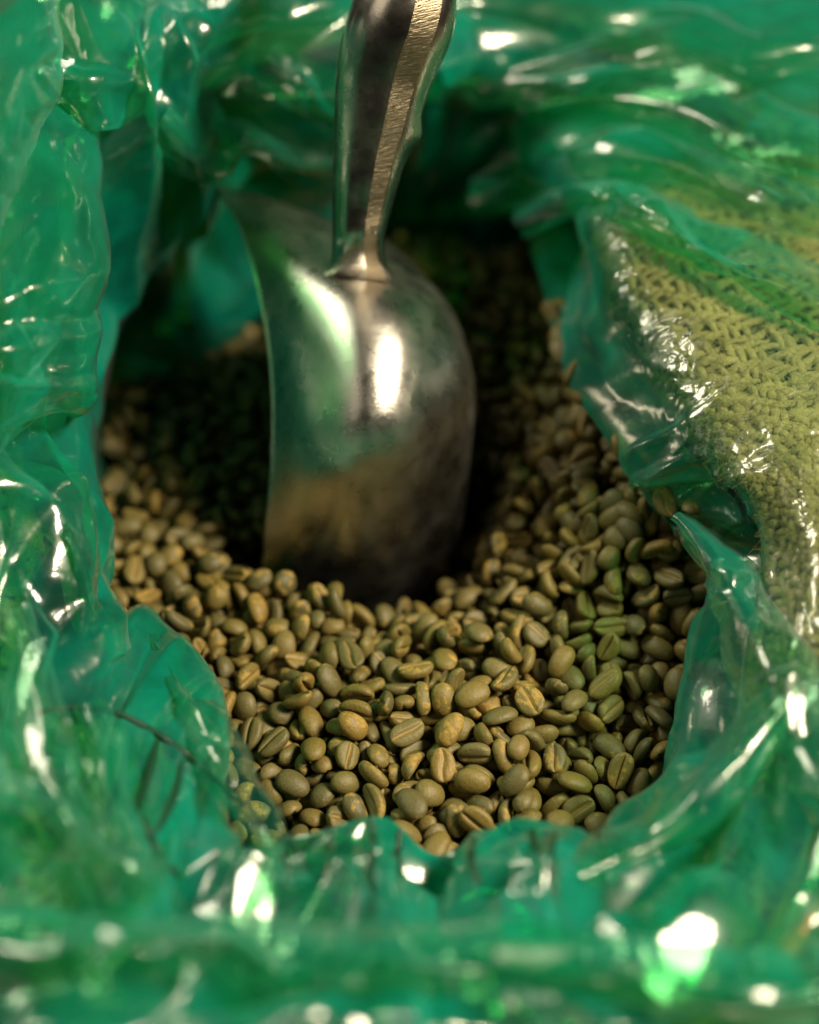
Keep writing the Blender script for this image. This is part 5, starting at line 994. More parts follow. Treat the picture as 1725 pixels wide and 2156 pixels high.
9,2302,4916,2704,68,85,31,14,2058,3467,2898,128,80,46,15,2653,4237,2901,35,168,118,5,3847,2928,3022,157,33,145,4,3881,2986,3090,4,77,97,12,3924,3131,3176,151,119,124,12,3891,3163,3227,29,144,149,2,3920,3236,3248,165,57,56,
11,4013,2921,3032,183,131,126,9,3975,2970,3069,137,119,77,6,3828,3157,3199,128,85,159,5,3855,3289,3237,124,91,75,1,3857,3404,3223,34,107,151,16,3852,3473,3207,90,99,131,15,3823,3537,3212,101,8,61,3,3821,3608,3194,10,142,87,
3,3867,2866,3015,114,16,68,14,3508,2298,2826,195,113,73,3,3479,2350,2838,58,27,72,2,3493,2415,2857,27,139,44,16,3543,2581,2875,102,26,166,9,3500,2791,2898,127,129,181,1,3428,4502,2854,191,69,105,9,3444,4542,2880,192,114,84,
2,3429,4643,2876,158,126,154,14,3440,4725,2870,47,161,43,13,3538,2248,2818,189,120,77,17,3375,3956,2892,68,184,144,0,3433,4204,2880,167,69,132,12,3441,4233,2888,71,38,40,10,3453,4314,2877,16,52,107,4,3413,4428,2887,5,102,79,
3,3331,3731,2897,84,149,144,5,3352,3793,2867,105,143,173,13,3339,3873,2834,36,49,148,14,3362,3882,2876,14,72,143,3,2144,2894,2978,86,12,121,11,2167,2960,2966,85,75,177,15,3332,3282,2902,105,9,78,15,3440,2283,2823,96,121,167,
12,3406,2364,2841,164,170,82,7,3449,2426,2856,68,177,52,5,3451,2488,2872,68,73,143,14,3457,2643,2874,68,22,138,14,3371,4544,2812,77,191,133,1,3393,4613,2834,176,53,103,2,3385,4664,2835,69,121,107,0,3383,4722,2846,91,138,151,
6,3368,4813,2819,161,37,90,6,3456,2115,2839,70,20,140,12,3482,2167,2812,114,120,15,8,3358,4010,2843,168,31,96,8,3367,4136,2835,40,141,36,3,3415,4433,2841,155,178,130,8,3365,4481,2813,129,98,46,15,2642,3503,2881,41,78,101,
9,2223,2881,2880,165,57,141,2,2225,4066,2815,131,164,167,13,3322,3604,2852,91,197,90,8,3302,3830,2847,147,32,77,14,3328,3955,2839,186,113,77,6,3289,3315,2843,90,45,18,9,3382,2388,2866,103,76,75,15,3388,2586,2871,66,96,59,
17,3383,2726,2877,95,122,161,16,3323,4620,2792,41,91,76,6,3328,4684,2790,52,80,115,2,3311,4816,2784,175,126,114,12,3317,4881,2786,152,62,93,11,3407,2109,2823,11,128,136,7,2313,4291,2786,96,103,200,14,1881,4798,2715,25,70,59,
1,3324,4157,2804,178,130,152,4,3340,4295,2811,51,76,54,9,3300,4404,2774,26,34,88,6,3302,4487,2782,187,138,93,12,3320,4561,2789,47,54,125,5,3310,4020,2807,67,12,133,0,3286,3035,2881,80,130,78,10,3310,2368,2845,74,90,7,
4,3298,2442,2859,44,30,93,2,3319,2582,2877,104,19,149,5,2727,3867,2856,88,147,14,3,2272,4880,2691,98,1,102,13,2493,2562,2937,95,61,130,6,2488,2619,2914,129,53,18,4,2473,2626,2955,80,115,194,14,2454,3223,2914,148,99,138,
5,2142,4761,2688,85,107,91,8,2408,2725,2935,120,58,73,15,3262,4827,2767,23,92,128,15,3312,2128,2816,193,101,104,5,3309,2306,2828,70,99,5,6,3272,4215,2772,76,148,175,5,3272,4284,2765,96,100,0,16,3243,4351,2758,116,14,146,
15,3228,4409,2758,158,27,121,2,3259,4470,2761,101,4,107,12,3247,4616,2757,73,161,162,0,3254,4098,2775,133,27,112,9,2579,2176,2901,148,153,71,2,2566,2215,2944,65,81,13,9,2620,2136,2951,94,86,167,14,2508,2507,2958,60,158,109,
3,2493,4492,2767,120,183,63,14,2529,4582,2836,170,33,78,13,2145,4846,2682,101,101,1,13,2439,4112,2822,26,83,71,12,2580,3550,2836,141,98,46,5,2595,3605,2878,65,118,43,4,3223,2463,2860,120,138,187,10,3249,2655,2879,86,195,91,
1,3183,4953,2744,122,150,157,15,3219,2136,2829,132,72,168,15,3225,2189,2817,96,138,15,0,3235,2311,2831,171,164,77,15,3191,4283,2754,119,52,104,6,3172,4348,2743,47,134,90,5,3170,4433,2746,186,77,62,17,3186,4483,2746,42,129,100,
4,3187,4542,2748,128,184,64,3,3177,4602,2742,34,114,52,3,3183,4665,2741,42,118,52,6,3169,4151,2742,40,27,87,0,2637,4604,2827,155,109,58,14,2562,4676,2822,45,24,124,13,2629,2123,2909,123,86,40,9,2766,2239,2956,6,118,121,
8,2761,2114,2946,151,72,149,1,2582,2398,2934,106,103,0,4,2545,4341,2806,150,162,154,11,2555,4399,2814,61,146,116,11,2581,4448,2850,106,66,27,0,2571,4494,2867,57,105,111,0,2557,4345,2877,136,145,140,3,2684,3556,2809,68,110,182,
8,2619,3721,2875,118,97,150,5,2594,3802,2861,117,78,61,12,2651,3447,2853,145,96,69,3,2630,3523,2815,21,55,58,11,2696,4438,2875,84,58,20,7,2668,4540,2865,171,56,153,5,2614,4313,2903,90,10,129,1,2631,4669,2858,56,32,157,
13,2687,4700,2851,62,12,75,1,2605,4817,2814,141,34,64,1,2631,2307,2938,109,200,104,16,2616,3925,2841,44,128,128,11,2607,3993,2864,142,102,72,12,2590,4097,2864,135,62,184,1,2616,4157,2870,100,144,11,13,2612,4198,2848,86,153,21,
12,2605,4258,2848,56,62,144,7,2613,4321,2834,89,33,33,14,2660,4374,2874,138,41,29,11,2681,3483,2833,133,76,12,14,2729,3590,2839,183,84,100,1,2699,3676,2861,114,143,11,2,2704,3804,2859,131,89,178,13,2635,3788,2849,12,131,66,
17,2634,3865,2833,118,59,167,0,2704,4302,2857,143,72,140,14,2706,4349,2879,27,130,144,5,2813,4315,2898,104,85,58,16,2714,4505,2886,57,127,29,12,2740,4582,2855,78,90,3,8,2770,4676,2847,160,162,135,11,2751,4570,2919,102,54,154,
15,2745,4668,2875,154,88,20,15,2963,3766,2862,65,192,83,10,2650,3965,2889,134,139,146,15,2691,3906,2851,109,134,35,9,2631,4039,2854,4,81,80,10,2678,4100,2862,67,129,111,2,2719,4158,2872,109,155,22,16,2693,4185,2833,149,126,64,
7,2702,4239,2851,51,159,163,6,2809,3558,2823,35,41,115,2,2796,3713,2855,45,41,43,7,2843,3779,2839,82,104,3,9,3151,2248,2832,54,67,48,15,3170,2318,2835,27,160,67,14,3116,4716,2753,8,137,88,15,3124,4953,2743,191,130,72,
0,3142,2148,2839,50,135,147,9,3161,2197,2834,36,130,155,4,3108,4165,2749,106,58,109,8,3123,4218,2745,99,50,169,9,3110,4271,2744,44,32,54,9,3109,4491,2751,80,146,99,14,3115,4544,2752,86,167,156,16,3102,4608,2744,143,23,144,
4,2798,4146,2855,48,17,82,17,2761,4210,2849,104,137,48,17,2773,4286,2847,123,93,145,0,2797,4381,2849,179,40,114,6,2845,4389,2886,148,183,97,0,2825,4476,2893,83,195,108,14,2786,4590,2872,145,115,188,13,2825,4659,2832,103,107,8,
17,2879,3472,2810,107,169,29,5,2896,3646,2831,23,44,97,0,2785,3837,2824,67,151,163,14,2731,3989,2861,34,25,97,13,2703,4056,2892,130,19,52,4,2722,4046,2830,139,106,97,0,2785,4079,2855,30,147,100,8,2662,4859,2817,59,10,113,
14,2874,2183,2951,128,195,110,11,2864,3869,2841,33,170,118,17,2829,3974,2869,168,75,106,10,2783,4024,2875,72,56,15,6,2863,4017,2839,71,176,157,3,2841,4079,2821,125,81,18,3,2824,4207,2870,78,136,76,7,2848,4274,2848,114,39,153,
3,2833,4319,2824,129,141,26,16,2869,3525,2793,112,112,198,14,2937,3606,2824,92,139,28,6,2953,3704,2817,140,68,24,7,2864,2303,2941,89,68,99,14,2842,2696,2978,22,90,157,9,2980,4554,2914,92,76,31,14,2880,4608,2904,45,148,166,
5,2838,4835,2860,167,90,52,4,2758,4954,2810,196,90,101,17,2808,5040,2796,115,69,9,15,2928,2142,2917,97,57,121,13,2848,2235,2931,136,13,68,8,3093,2282,2829,107,185,53,8,3092,2307,2867,180,71,136,8,3056,4831,2746,193,95,67,
10,3054,4899,2758,171,118,43,15,3042,4959,2753,16,92,53,2,3021,5081,2741,153,169,107,8,3102,2108,2827,144,27,150,8,3091,2205,2821,99,66,161,14,3038,4256,2749,153,61,26,1,3056,4478,2754,13,101,144,8,3058,4552,2757,81,174,91,
6,3024,4604,2740,153,135,157,2,3040,4748,2752,76,126,17,15,2930,3528,2791,116,157,110,17,2997,3639,2819,21,156,99,9,2926,3804,2829,191,137,79,2,2879,3926,2829,53,139,145,6,2925,3956,2851,64,8,114,15,2900,4066,2864,127,163,172,
17,2922,4121,2839,92,130,5,13,2925,2920,2919,100,56,88,12,2860,4910,2837,167,80,84,4,2910,4900,2882,84,118,60,15,2928,2218,2931,125,76,85,16,2943,2286,2962,139,89,56,13,2878,4388,2833,120,15,67,6,2881,4437,2894,124,139,74,
16,2877,4493,2882,44,168,105,16,2856,4540,2852,48,36,53,6,2852,4638,2858,87,141,31,10,3044,4632,2901,114,117,75,9,2814,4711,2872,99,131,158,14,2913,4828,2890,116,120,3,7,3015,3131,2788,81,173,77,0,2975,3529,2774,43,133,37,
15,2962,3874,2852,92,6,102,11,2984,4277,2821,56,153,30,7,3008,2244,2946,114,76,4,13,2989,2311,2938,113,123,52,6,2924,4713,2877,90,81,92,9,2911,4766,2877,25,122,142,15,2930,4852,2849,194,72,90,10,3028,2203,2932,125,5,116,
15,2944,4185,2843,137,179,89,9,2920,4256,2861,105,164,35,9,2880,4312,2851,153,133,171,10,2909,4385,2868,138,154,104,17,2940,4467,2875,137,150,44,4,2925,4522,2861,119,43,86,16,2907,4583,2833,63,35,77,13,2898,4650,2853,76,170,71,
11,3019,3252,2648,72,81,100,2,2957,4301,2890,122,154,169,14,3026,4289,2839,137,121,177,13,3018,4358,2887,175,48,62,10,3005,4485,2887,13,146,115,12,3014,4548,2861,165,132,35,3,3036,4581,2859,180,112,57,9,3029,4652,2877,112,5,76,
2,3016,3070,2895,145,87,185,2,3037,2099,2912,107,137,192,17,2956,4316,2836,190,136,103,11,2974,4379,2853,76,185,55,8,2973,4440,2840,152,161,101,0,2958,4538,2858,137,151,168,14,2971,4595,2843,65,178,112,1,2971,4658,2842,37,97,128,
2,2968,4708,2840,48,105,140,11,2984,4761,2875,82,193,87,10,3023,2658,2880,155,32,82,1,3022,2761,2877,67,14,80,4,3037,2194,2858,91,168,147,10,3024,2265,2829,169,83,46,1,3021,2339,2847,115,31,151,2,3043,2375,2841,119,183,138,
3,3033,2468,2867,189,112,59,6,2994,4912,2741,29,37,82,5,2987,4983,2754,60,136,183,3,2975,5045,2746,104,19,118,17,2967,5186,2740,58,20,57,0,3078,4499,2878,79,129,100,4,3101,4567,2869,125,76,191,3,3103,4630,2847,74,99,44,
7,3134,4802,2853,149,125,142,11,3143,4920,2836,157,55,38,1,3081,3072,2840,79,163,66,5,3052,3166,2831,76,89,5,3,3116,4271,2845,167,57,54,9,3056,4298,2871,76,113,13,16,3033,4405,2849,144,153,171,7,3148,2227,2952,89,16,51,
3,3041,4713,2855,68,43,96,3,3070,4784,2857,26,110,142,16,3084,2156,2928,87,99,123,15,2990,4185,2744,154,26,92,17,2979,4403,2745,75,81,20,0,2972,4532,2740,36,164,59,17,2974,2672,2874,184,73,59,16,2951,2129,2826,38,153,141,
12,2962,2192,2821,124,134,28,12,2970,2257,2823,127,165,155,10,2961,2400,2846,118,144,188,0,3184,4717,2863,41,158,104,11,3251,2300,2927,169,33,72,15,3116,3202,2799,106,74,77,9,3162,4262,2880,118,159,171,12,3152,4331,2860,103,56,184,
12,3117,4428,2886,79,130,137,2,3045,4408,2901,63,99,23,1,3175,4551,2865,161,129,92,1,3077,2880,2923,101,115,57,8,3100,2972,2903,51,184,77,4,3143,2108,2878,135,141,82,8,3220,2228,2929,123,54,60,10,3075,2179,2969,88,99,67,
16,3185,2247,2984,91,128,119,3,3274,2244,2944,40,28,69,16,3320,2319,2955,63,116,179,7,2927,4660,2903,110,80,193,5,3126,4395,2870,192,95,87,4,3239,4698,2858,77,174,113,3,3058,4554,2917,93,93,187,13,3083,3050,2903,117,185,139,
4,3196,4152,2874,69,164,166,14,3219,2582,2961,82,163,117,4,3187,2731,2956,153,61,170,6,3177,2790,2952,167,159,121,2,2919,4981,2746,175,111,150,9,2917,4119,2746,154,169,53,9,2926,4187,2754,113,157,75,4,2914,4242,2752,79,157,171,
16,2902,4476,2750,45,55,66,17,2896,4546,2740,168,61,84,5,2906,3861,2751,169,48,150,12,2901,3927,2751,152,58,123,15,3403,2108,2942,187,74,63,4,3411,2172,2960,183,80,69,9,3316,2187,2922,136,40,162,2,3331,2259,2933,149,91,25,
5,3015,4443,2949,180,134,145,9,2957,4403,2912,162,160,150,6,2913,2327,2832,188,75,61,2,2875,2395,2852,168,89,172,2,2905,2457,2865,49,133,31,10,2895,2603,2874,33,158,97,1,2850,4833,2742,168,62,88,13,2867,4978,2741,103,152,26,
16,2857,5020,2743,38,80,112,1,2851,5089,2752,184,68,143,16,2914,2257,2822,125,128,43,8,2839,4240,2753,81,57,41,13,2826,4407,2745,166,119,47,4,2837,4463,2758,178,98,162,4,2837,4530,2747,108,172,156,7,2853,4682,2749,34,44,77,
15,2859,4751,2752,167,108,153,11,2839,3922,2763,177,106,46,6,2831,3979,2742,25,159,121,10,2871,4193,2743,99,137,165,12,3462,2094,2966,119,176,39,1,3476,2143,2986,151,175,103,4,3464,2267,2946,112,64,26,16,3394,2233,2934,137,159,172,
17,3309,2225,2983,113,34,170,6,3228,4265,2918,113,1,103,9,3037,4504,2943,42,173,99,10,3083,4438,2943,183,148,104,5,3007,4599,2963,132,20,64,9,2957,4619,2934,104,8,70,4,3070,4354,2905,162,126,72,17,2828,2513,2878,113,181,136,
11,2827,2577,2876,72,24,64,12,2833,2668,2870,141,142,137,7,2851,2750,2880,49,110,185,0,2853,2833,2872,97,16,97,9,2845,2901,2864,143,49,28,9,2791,4997,2744,51,64,156,16,2832,2186,2829,43,49,97,17,2848,2407,2847,50,44,123,
16,2811,2454,2868,163,57,163,1,2777,4535,2755,17,92,56,15,2769,4624,2744,71,142,59,11,2784,4697,2746,158,73,129,11,2746,4879,2741,25,82,137,12,3500,2192,2916,63,135,97,10,3524,2269,2942,194,112,119,17,3149,2134,2950,152,151,144,
0,3479,2154,2912,51,111,43,3,3364,3945,2947,153,180,100,6,3529,4791,2932,60,154,27,17,3486,4814,2917,134,27,149,11,3498,4876,2910,115,8,108,7,3598,2319,2930,99,108,1,6,3464,2194,2989,55,82,137,17,3620,2338,2887,109,99,18,
3,3272,2108,2968,64,41,41,11,3350,4441,2909,173,108,159,17,3552,4534,2984,109,81,83,0,3544,4758,2979,169,33,73,4,3106,4391,2962,147,62,175,0,2780,3910,2761,67,162,152,10,2765,4130,2755,32,85,162,12,2787,4198,2747,175,91,105,
3,2774,4255,2741,148,23,137,1,2766,4323,2743,27,44,137,5,2761,4393,2753,41,107,164,5,2801,3606,2750,170,48,139,0,2768,3715,2769,46,93,22,12,2746,3832,2751,58,139,59,12,2791,2751,2875,55,163,43,4,2784,2812,2874,156,31,145,
15,2772,2206,2837,171,104,33,0,2750,2258,2819,130,15,66,17,2769,2400,2847,91,8,66,10,2792,2511,2883,157,104,24,1,2780,2595,2871,160,45,56,0,3278,2156,2970,28,144,120,15,3547,2217,2981,62,40,93,14,3489,4411,3018,60,29,89,
15,3506,4511,3008,150,173,145,5,3555,4431,3024,180,54,111,4,3607,4473,3017,28,71,162,1,3586,2394,2912,46,183,90,13,3515,3749,3032,111,159,21,5,2724,4599,2744,47,133,48,1,2715,4681,2754,54,26,62,9,2726,4759,2743,123,127,92,
16,2709,4824,2745,117,14,137,5,2694,4885,2751,38,101,157,15,2701,4962,2753,33,74,168,3,2786,2131,2822,20,127,51,8,2685,4051,2742,116,123,74,6,2683,4109,2745,24,149,116,4,2698,4174,2746,116,12,139,0,2709,4229,2741,192,123,69,
1,2696,4311,2741,169,120,138,12,2710,4381,2748,59,52,124,4,2716,4448,2765,110,38,45,4,2731,4528,2756,120,52,154,9,2705,3720,2772,146,105,15,10,2685,3833,2754,113,131,107,12,2710,3908,2746,20,139,68,16,2681,3978,2743,185,83,131,
5,2722,2809,2871,150,69,52,17,3736,3693,3183,113,65,191,1,3736,3756,3174,71,124,7,6,3760,3810,3185,21,81,64,9,3742,2669,2927,147,41,42,11,3590,4086,3037,74,134,12,12,3596,4184,3014,39,102,32,9,3434,3256,3031,45,168,132,
16,3494,3290,3094,99,113,49,8,2726,2182,2836,74,175,105,5,2673,2254,2827,75,26,155,5,2706,2305,2833,105,190,88,12,2695,2368,2847,145,34,145,9,2718,2499,2874,187,75,134,13,2731,2608,2872,68,51,129,8,2665,4465,2742,37,87,132,
2,2656,4506,2742,27,101,139,7,2680,4577,2769,177,80,158,6,2663,4648,2742,132,105,51,12,2661,4726,2744,54,104,33,15,2632,4801,2746,64,141,17,12,2748,2121,2863,35,77,132,6,2630,3928,2743,68,123,90,13,2595,4046,2734,136,92,176,
8,2626,4185,2738,105,132,163,9,2620,4265,2740,154,176,72,4,2628,4316,2747,31,118,126,10,2641,4386,2740,14,132,63,13,2649,3713,2777,39,156,84,17,3931,2995,3119,114,100,148,4,2192,2906,3021,72,45,106,3,3892,3035,3153,24,45,110,
10,3917,3121,3255,42,78,155,12,3946,2885,3052,55,54,80,10,3959,2936,3102,147,96,120,10,3823,3233,3256,111,92,158,10,3795,3355,3259,42,176,95,14,3801,3440,3255,176,107,100,6,3787,3521,3247,111,66,187,15,3783,3583,3238,48,100,97,
0,3785,3664,3220,189,137,82,8,3688,3971,3107,87,112,43,8,2641,2523,2876,10,107,134,14,2621,2728,2871,99,59,19,10,2626,2887,2879,115,144,105,12,2626,3020,2868,55,167,105,4,2568,4727,2750,168,124,134,15,2572,4786,2740,12,96,138,
4,2665,2180,2827,136,90,7,10,2615,2249,2822,143,154,151,2,2637,2324,2828,53,118,81,3,2611,2390,2839,70,104,103,9,2558,4183,2742,61,143,131,2,2560,4237,2730,105,161,166,5,2565,4323,2734,126,10,75,0,2558,4466,2732,36,130,67,
5,2535,4521,2734,87,178,159,15,2606,4558,2736,137,188,82,0,2544,3774,2753,122,47,181,2,2535,3999,2735,93,137,85,15,2545,4120,2730,135,28,42,8,3594,3472,3347,106,94,48,3,2348,2860,2975,95,36,99,9,4005,3422,3213,95,112,125,
7,3933,3491,3218,118,116,193,6,3713,3568,3366,81,101,76,13,3998,3842,3111,135,92,165,9,3649,3644,3352,85,90,160,1,3631,3915,3104,72,64,153,0,3634,4120,3069,164,50,63,3,4056,3011,3072,52,167,52,1,3706,3425,3379,45,17,96,
4,3633,3408,3372,6,124,120,16,3963,3757,3124,135,141,146,8,3552,3670,3359,88,10,64,8,3935,4043,3059,114,110,14,17,3574,3889,3334,98,148,185,7,3576,3989,3076,147,27,120,1,3699,3334,3373,82,198,100,16,3574,3580,3362,147,172,108,
1,2552,3099,2872,64,183,110,11,2550,2406,2846,151,36,57,8,2553,2480,2871,152,86,138,15,2584,2551,2878,99,138,119,1,2561,2668,2877,95,66,77,11,2553,2731,2875,61,70,30,7,2578,2177,2804,91,107,38,8,2560,2262,2817,86,108,179,
13,2496,3799,2738,112,27,166,8,2492,3908,2733,187,130,65,1,2485,3993,2729,89,134,81,0,3856,3086,3201,189,78,128,5,3891,2882,3110,40,108,116,14,3873,2950,3121,108,64,151,7,3957,3065,3169,164,99,39,2,3976,2985,3158,154,134,80,
16,3860,3819,3118,49,161,58,15,3920,3056,3233,131,162,46,7,4014,3129,3165,178,148,92,8,3960,3344,3221,44,166,126,5,2491,3596,2784,120,139,40,7,2505,3657,2764,63,139,22,16,2434,4600,2714,35,77,133,4,2523,2535,2871,172,157,98,
1,2491,2629,2859,99,85,190,12,2517,2792,2873,90,42,178,1,2523,2896,2884,135,31,38,15,2427,3999,2711,192,126,90,17,2429,4062,2717,132,185,83,17,2406,4105,2719,102,33,43,1,2436,4167,2727,129,47,117,13,2411,4223,2713,151,83,183,
7,2426,4403,2710,141,45,43,12,2411,3841,2724,167,41,129,1,3642,3727,3346,89,100,198,16,3526,3760,3331,197,82,118,0,2425,2900,2873,172,117,104,3,2415,3019,2865,185,91,136,14,2445,3186,2850,132,92,132,10,2421,3247,2856,91,168,122,
12,2398,3309,2826,9,111,80,5,2359,4173,2714,35,65,83,13,2404,2745,2868,133,166,153,4,2452,2780,2870,137,102,52,5,2345,3655,2748,43,112,90,7,2342,3859,2719,173,55,142,2,2364,4048,2703,45,137,75,6,2361,4132,2725,64,40,47,
12,2382,3173,2852,116,57,111,9,2389,3239,2842,71,39,156,2,2348,3311,2827,96,50,134,9,2356,3387,2808,36,70,144,3,2358,3519,2776,136,48,69,17,2355,3596,2776,33,81,34,7,3649,2395,2953,132,60,146,8,4129,3002,3063,24,131,135,
2,4097,3316,3233,96,164,176,8,3961,3297,3248,20,121,147,7,3960,4103,3040,28,34,101,7,3538,3971,3320,144,175,130,4,3189,2136,2951,162,137,159,5,3720,3615,3382,67,83,43,15,3544,3848,3337,99,8,140,11,4138,2474,2867,56,28,72,
12,3982,3525,3178,54,158,156,3,3654,3389,3402,105,71,194,13,4085,2962,3026,195,81,124,4,2098,4687,2690,169,172,96,12,2352,2812,2870,113,151,174,4,2335,2893,2860,119,109,84,10,2339,2970,2867,119,83,167,15,2277,3692,2739,52,105,162,
6,2280,3771,2731,74,154,32,17,2273,3840,2717,58,110,16,8,2288,3993,2712,59,80,19,5,2291,4051,2711,179,80,128,12,2290,3171,2853,44,122,39,8,2314,3232,2837,6,86,78,8,2282,3304,2825,122,175,154,7,2283,3375,2810,126,97,188,
14,2263,3432,2805,34,56,95,15,2295,3496,2784,185,123,133,3,2300,3626,2753,110,14,120,12,2381,2489,2870,24,117,105,7,2268,2952,2866,114,123,45,3,2279,3020,2856,189,79,82,7,2271,3098,2859,33,37,91,12,3589,3199,3186,67,167,97,
11,3528,4144,3035,145,30,60,6,3521,4578,2997,110,54,64,9,3537,4629,2997,122,98,197,10,3518,4699,2997,128,47,180,6,3531,3374,3150,132,167,99,6,3525,3414,3140,153,139,166,2,3521,3198,3099,82,8,109,9,3626,3540,3238,62,176,110,
2,3641,3601,3226,40,39,126,15,3626,3806,3184,112,116,8,14,3647,3800,3144,155,167,136,1,3644,3802,3099,195,105,131,14,3629,3872,3173,50,171,74,2,3647,3857,3133,79,102,90,1,3625,3909,3160,27,106,167,10,3629,3215,3216,150,164,98,
17,3577,4353,3029,112,20,145,14,3581,4536,3027,122,94,72,17,3583,4586,3027,41,68,27,13,3588,4572,2987,177,116,154,0,3589,4628,3027,22,91,128,17,3582,4639,2987,67,165,165,2,3587,4687,3027,132,146,54,2,3572,4699,2987,71,59,114,
12,3573,3264,3156,62,160,142,4,3586,3757,3160,159,58,107,9,3586,4075,3086,89,20,94,11,3575,4142,3071,77,78,11,3,3572,4204,3057,56,132,115,14,3571,4240,3044,128,52,121,11,3696,3256,3247,119,99,6,3,3680,3257,3202,2,107,89,
17,3680,3476,3265,110,25,163,0,3631,4570,3009,86,192,69,17,3627,4630,3049,71,126,29,3,3641,4635,3009,71,129,9,2,3631,4630,2964,164,106,112,9,3633,4702,3049,99,74,26,9,3639,4701,3009,64,23,54,15,3628,4296,3057,86,144,187,
7,3643,4367,3050,123,164,165,7,3624,4414,3049,46,154,89,10,3633,4468,3049,25,123,101,4,3630,4530,3049,165,166,128,12,3637,4525,3009,84,5,117,13,3639,4591,3049,107,106,200,14,3624,3978,3145,121,112,129,13,3641,3976,3105,98,28,167,
8,3643,4032,3130,115,145,15,15,3634,4089,3114,61,86,190,2,3643,4145,3097,175,43,75,15,3639,4186,3082,140,103,28,3,3629,4195,3042,128,71,113,11,3633,4240,3068,118,166,139,1,3690,4362,2975,146,147,34,15,3684,4418,3059,91,149,147,
12,3681,4415,3019,109,161,57,4,3689,4406,2974,46,132,30,2,3692,4470,3059,87,43,145,1,3687,4461,3019,69,138,13,16,3684,4473,2974,147,17,91,5,3694,4526,3059,29,52,97,6,3687,4192,3093,124,40,46,16,3687,4193,3053,172,151,53,
17,3698,4243,3078,171,39,134,15,3689,4311,3067,100,69,179,16,3686,4295,3027,8,111,71,11,3687,4372,3060,56,94,60,17,3696,4369,3020,55,53,55,5,3692,3926,3134,162,53,60,12,3690,3975,3159,126,37,125,11,3679,4034,3143,176,120,141,
11,3692,4032,3103,95,18,151,2,3691,4087,3126,177,62,150,14,3680,4078,3086,39,103,26,11,3689,4134,3109,159,120,178,15,3688,4130,3069,151,132,180,16,3697,3469,3225,137,58,17,14,3693,3709,3218,19,122,59,5,3678,3709,3178,48,100,174,
12,3699,3746,3208,188,121,132,16,3693,3816,3199,187,93,68,3,3694,3820,3159,120,78,168,3,3680,3860,3188,138,110,21,11,3691,3924,3174,192,93,62,4,3756,3981,3119,153,45,155,11,3747,4038,3144,148,139,22,11,3753,4033,3104,17,46,102,
8,3743,4036,3059,53,126,181,15,3744,4096,3127,140,97,31,10,3747,4074,3087,152,149,78,2,3738,4140,3109,76,89,4,8,3747,3324,3294,129,134,80,4,3740,3370,3287,58,37,36,11,3750,3369,3247,58,34,135,2,3755,3766,3209,180,121,154,
10,3734,3864,3189,145,43,167,6,3750,3914,3175,145,39,72,17,3741,3915,3135,100,88,140,11,3755,3976,3159,165,127,125,14,3685,4696,3059,20,83,77,2,3683,4697,3019,77,112,126,0,3684,4684,2974,132,75,127,0,3747,3213,3270,33,121,92,
14,3737,3263,3288,36,80,137,4,3687,4524,3019,150,164,42,3,3688,4590,3059,147,38,97,10,3701,4581,3019,105,164,176,13,3691,4636,3059,139,71,151,15,3686,4641,3019,47,58,163,11,3689,4632,2974,144,157,31,2,3734,4588,3019,124,104,23,
17,3739,4631,3059,55,58,43,17,3754,4645,3019,60,114,179,9,3746,4692,3059,154,98,52,14,3745,4697,3019,63,47,38,16,3741,4403,2974,189,143,88,11,3736,4468,3059,68,187,98,4,3749,4465,3019,140,71,98,2,3739,4524,3059,157,75,75,
0,3754,4534,3019,115,170,167,5,3756,4573,3059,60,46,123,4,3757,4314,3067,133,90,27,7,3752,4298,3027,21,43,119,12,3743,4312,2982,176,131,153,9,3734,4348,3061,27,117,158,7,3756,4361,3021,39,40,76,4,3750,4368,2976,23,63,101,
0,3738,4418,3059,80,99,143,5,3734,4408,3019,49,183,100,0,3751,4133,3069,163,164,114,5,3757,4188,3093,73,49,38,5,3740,4205,3053,58,176,112,3,3751,4243,3079,141,94,126,16,3737,4255,3039,49,169,148,2,3744,4261,2994,168,67,166,
16,3808,4142,3109,126,82,98,10,3801,4148,3069,10,142,112,8,3789,4206,3093,149,187,110,3,3807,4203,3053,37,49,97,4,3804,4242,3079,90,145,59,12,3788,3978,3159,9,127,115,16,3804,3972,3119,144,35,49,14,3788,4029,3144,113,135,36,
14,3812,4021,3104,23,146,63,14,3788,4032,3059,55,94,17,7,3807,4087,3127,45,181,83,13,3808,4081,3087,155,26,118,2,3794,3271,3288,27,111,33,8,3791,3304,3294,110,128,188,2,3792,3359,3287,3,99,82,16,3805,3750,3209,115,167,173,
2,3794,3864,3189,103,39,144,15,3810,3931,3175,167,53,47,5,3806,3909,3135,143,140,175,14,3796,3921,3090,77,188,132,3,3790,2592,2955,17,77,148,7,3802,2610,2915,66,123,90,12,3799,2598,2870,151,29,143,4,3794,2649,2955,136,183,76,
10,3790,2649,2915,131,78,27,4,3807,2650,2870,63,160,77,14,3788,2719,2962,1,91,90,2,3802,2709,2922,20,146,64,15,3847,2601,2955,174,126,161,14,3857,2595,2915,183,45,109,15,3865,2611,2870,18,66,62,7,3846,2664,2955,89,196,102,
10,3844,2650,2915,98,110,199,12,3844,2700,2962,134,70,52,1,3858,2720,2922,129,134,183,9,3805,4588,3019,98,30,141,1,3795,4583,2974,159,148,142,13,3812,4625,3059,11,123,138,17,3789,4640,3019,75,99,137,2,3802,4683,3059,104,110,198,
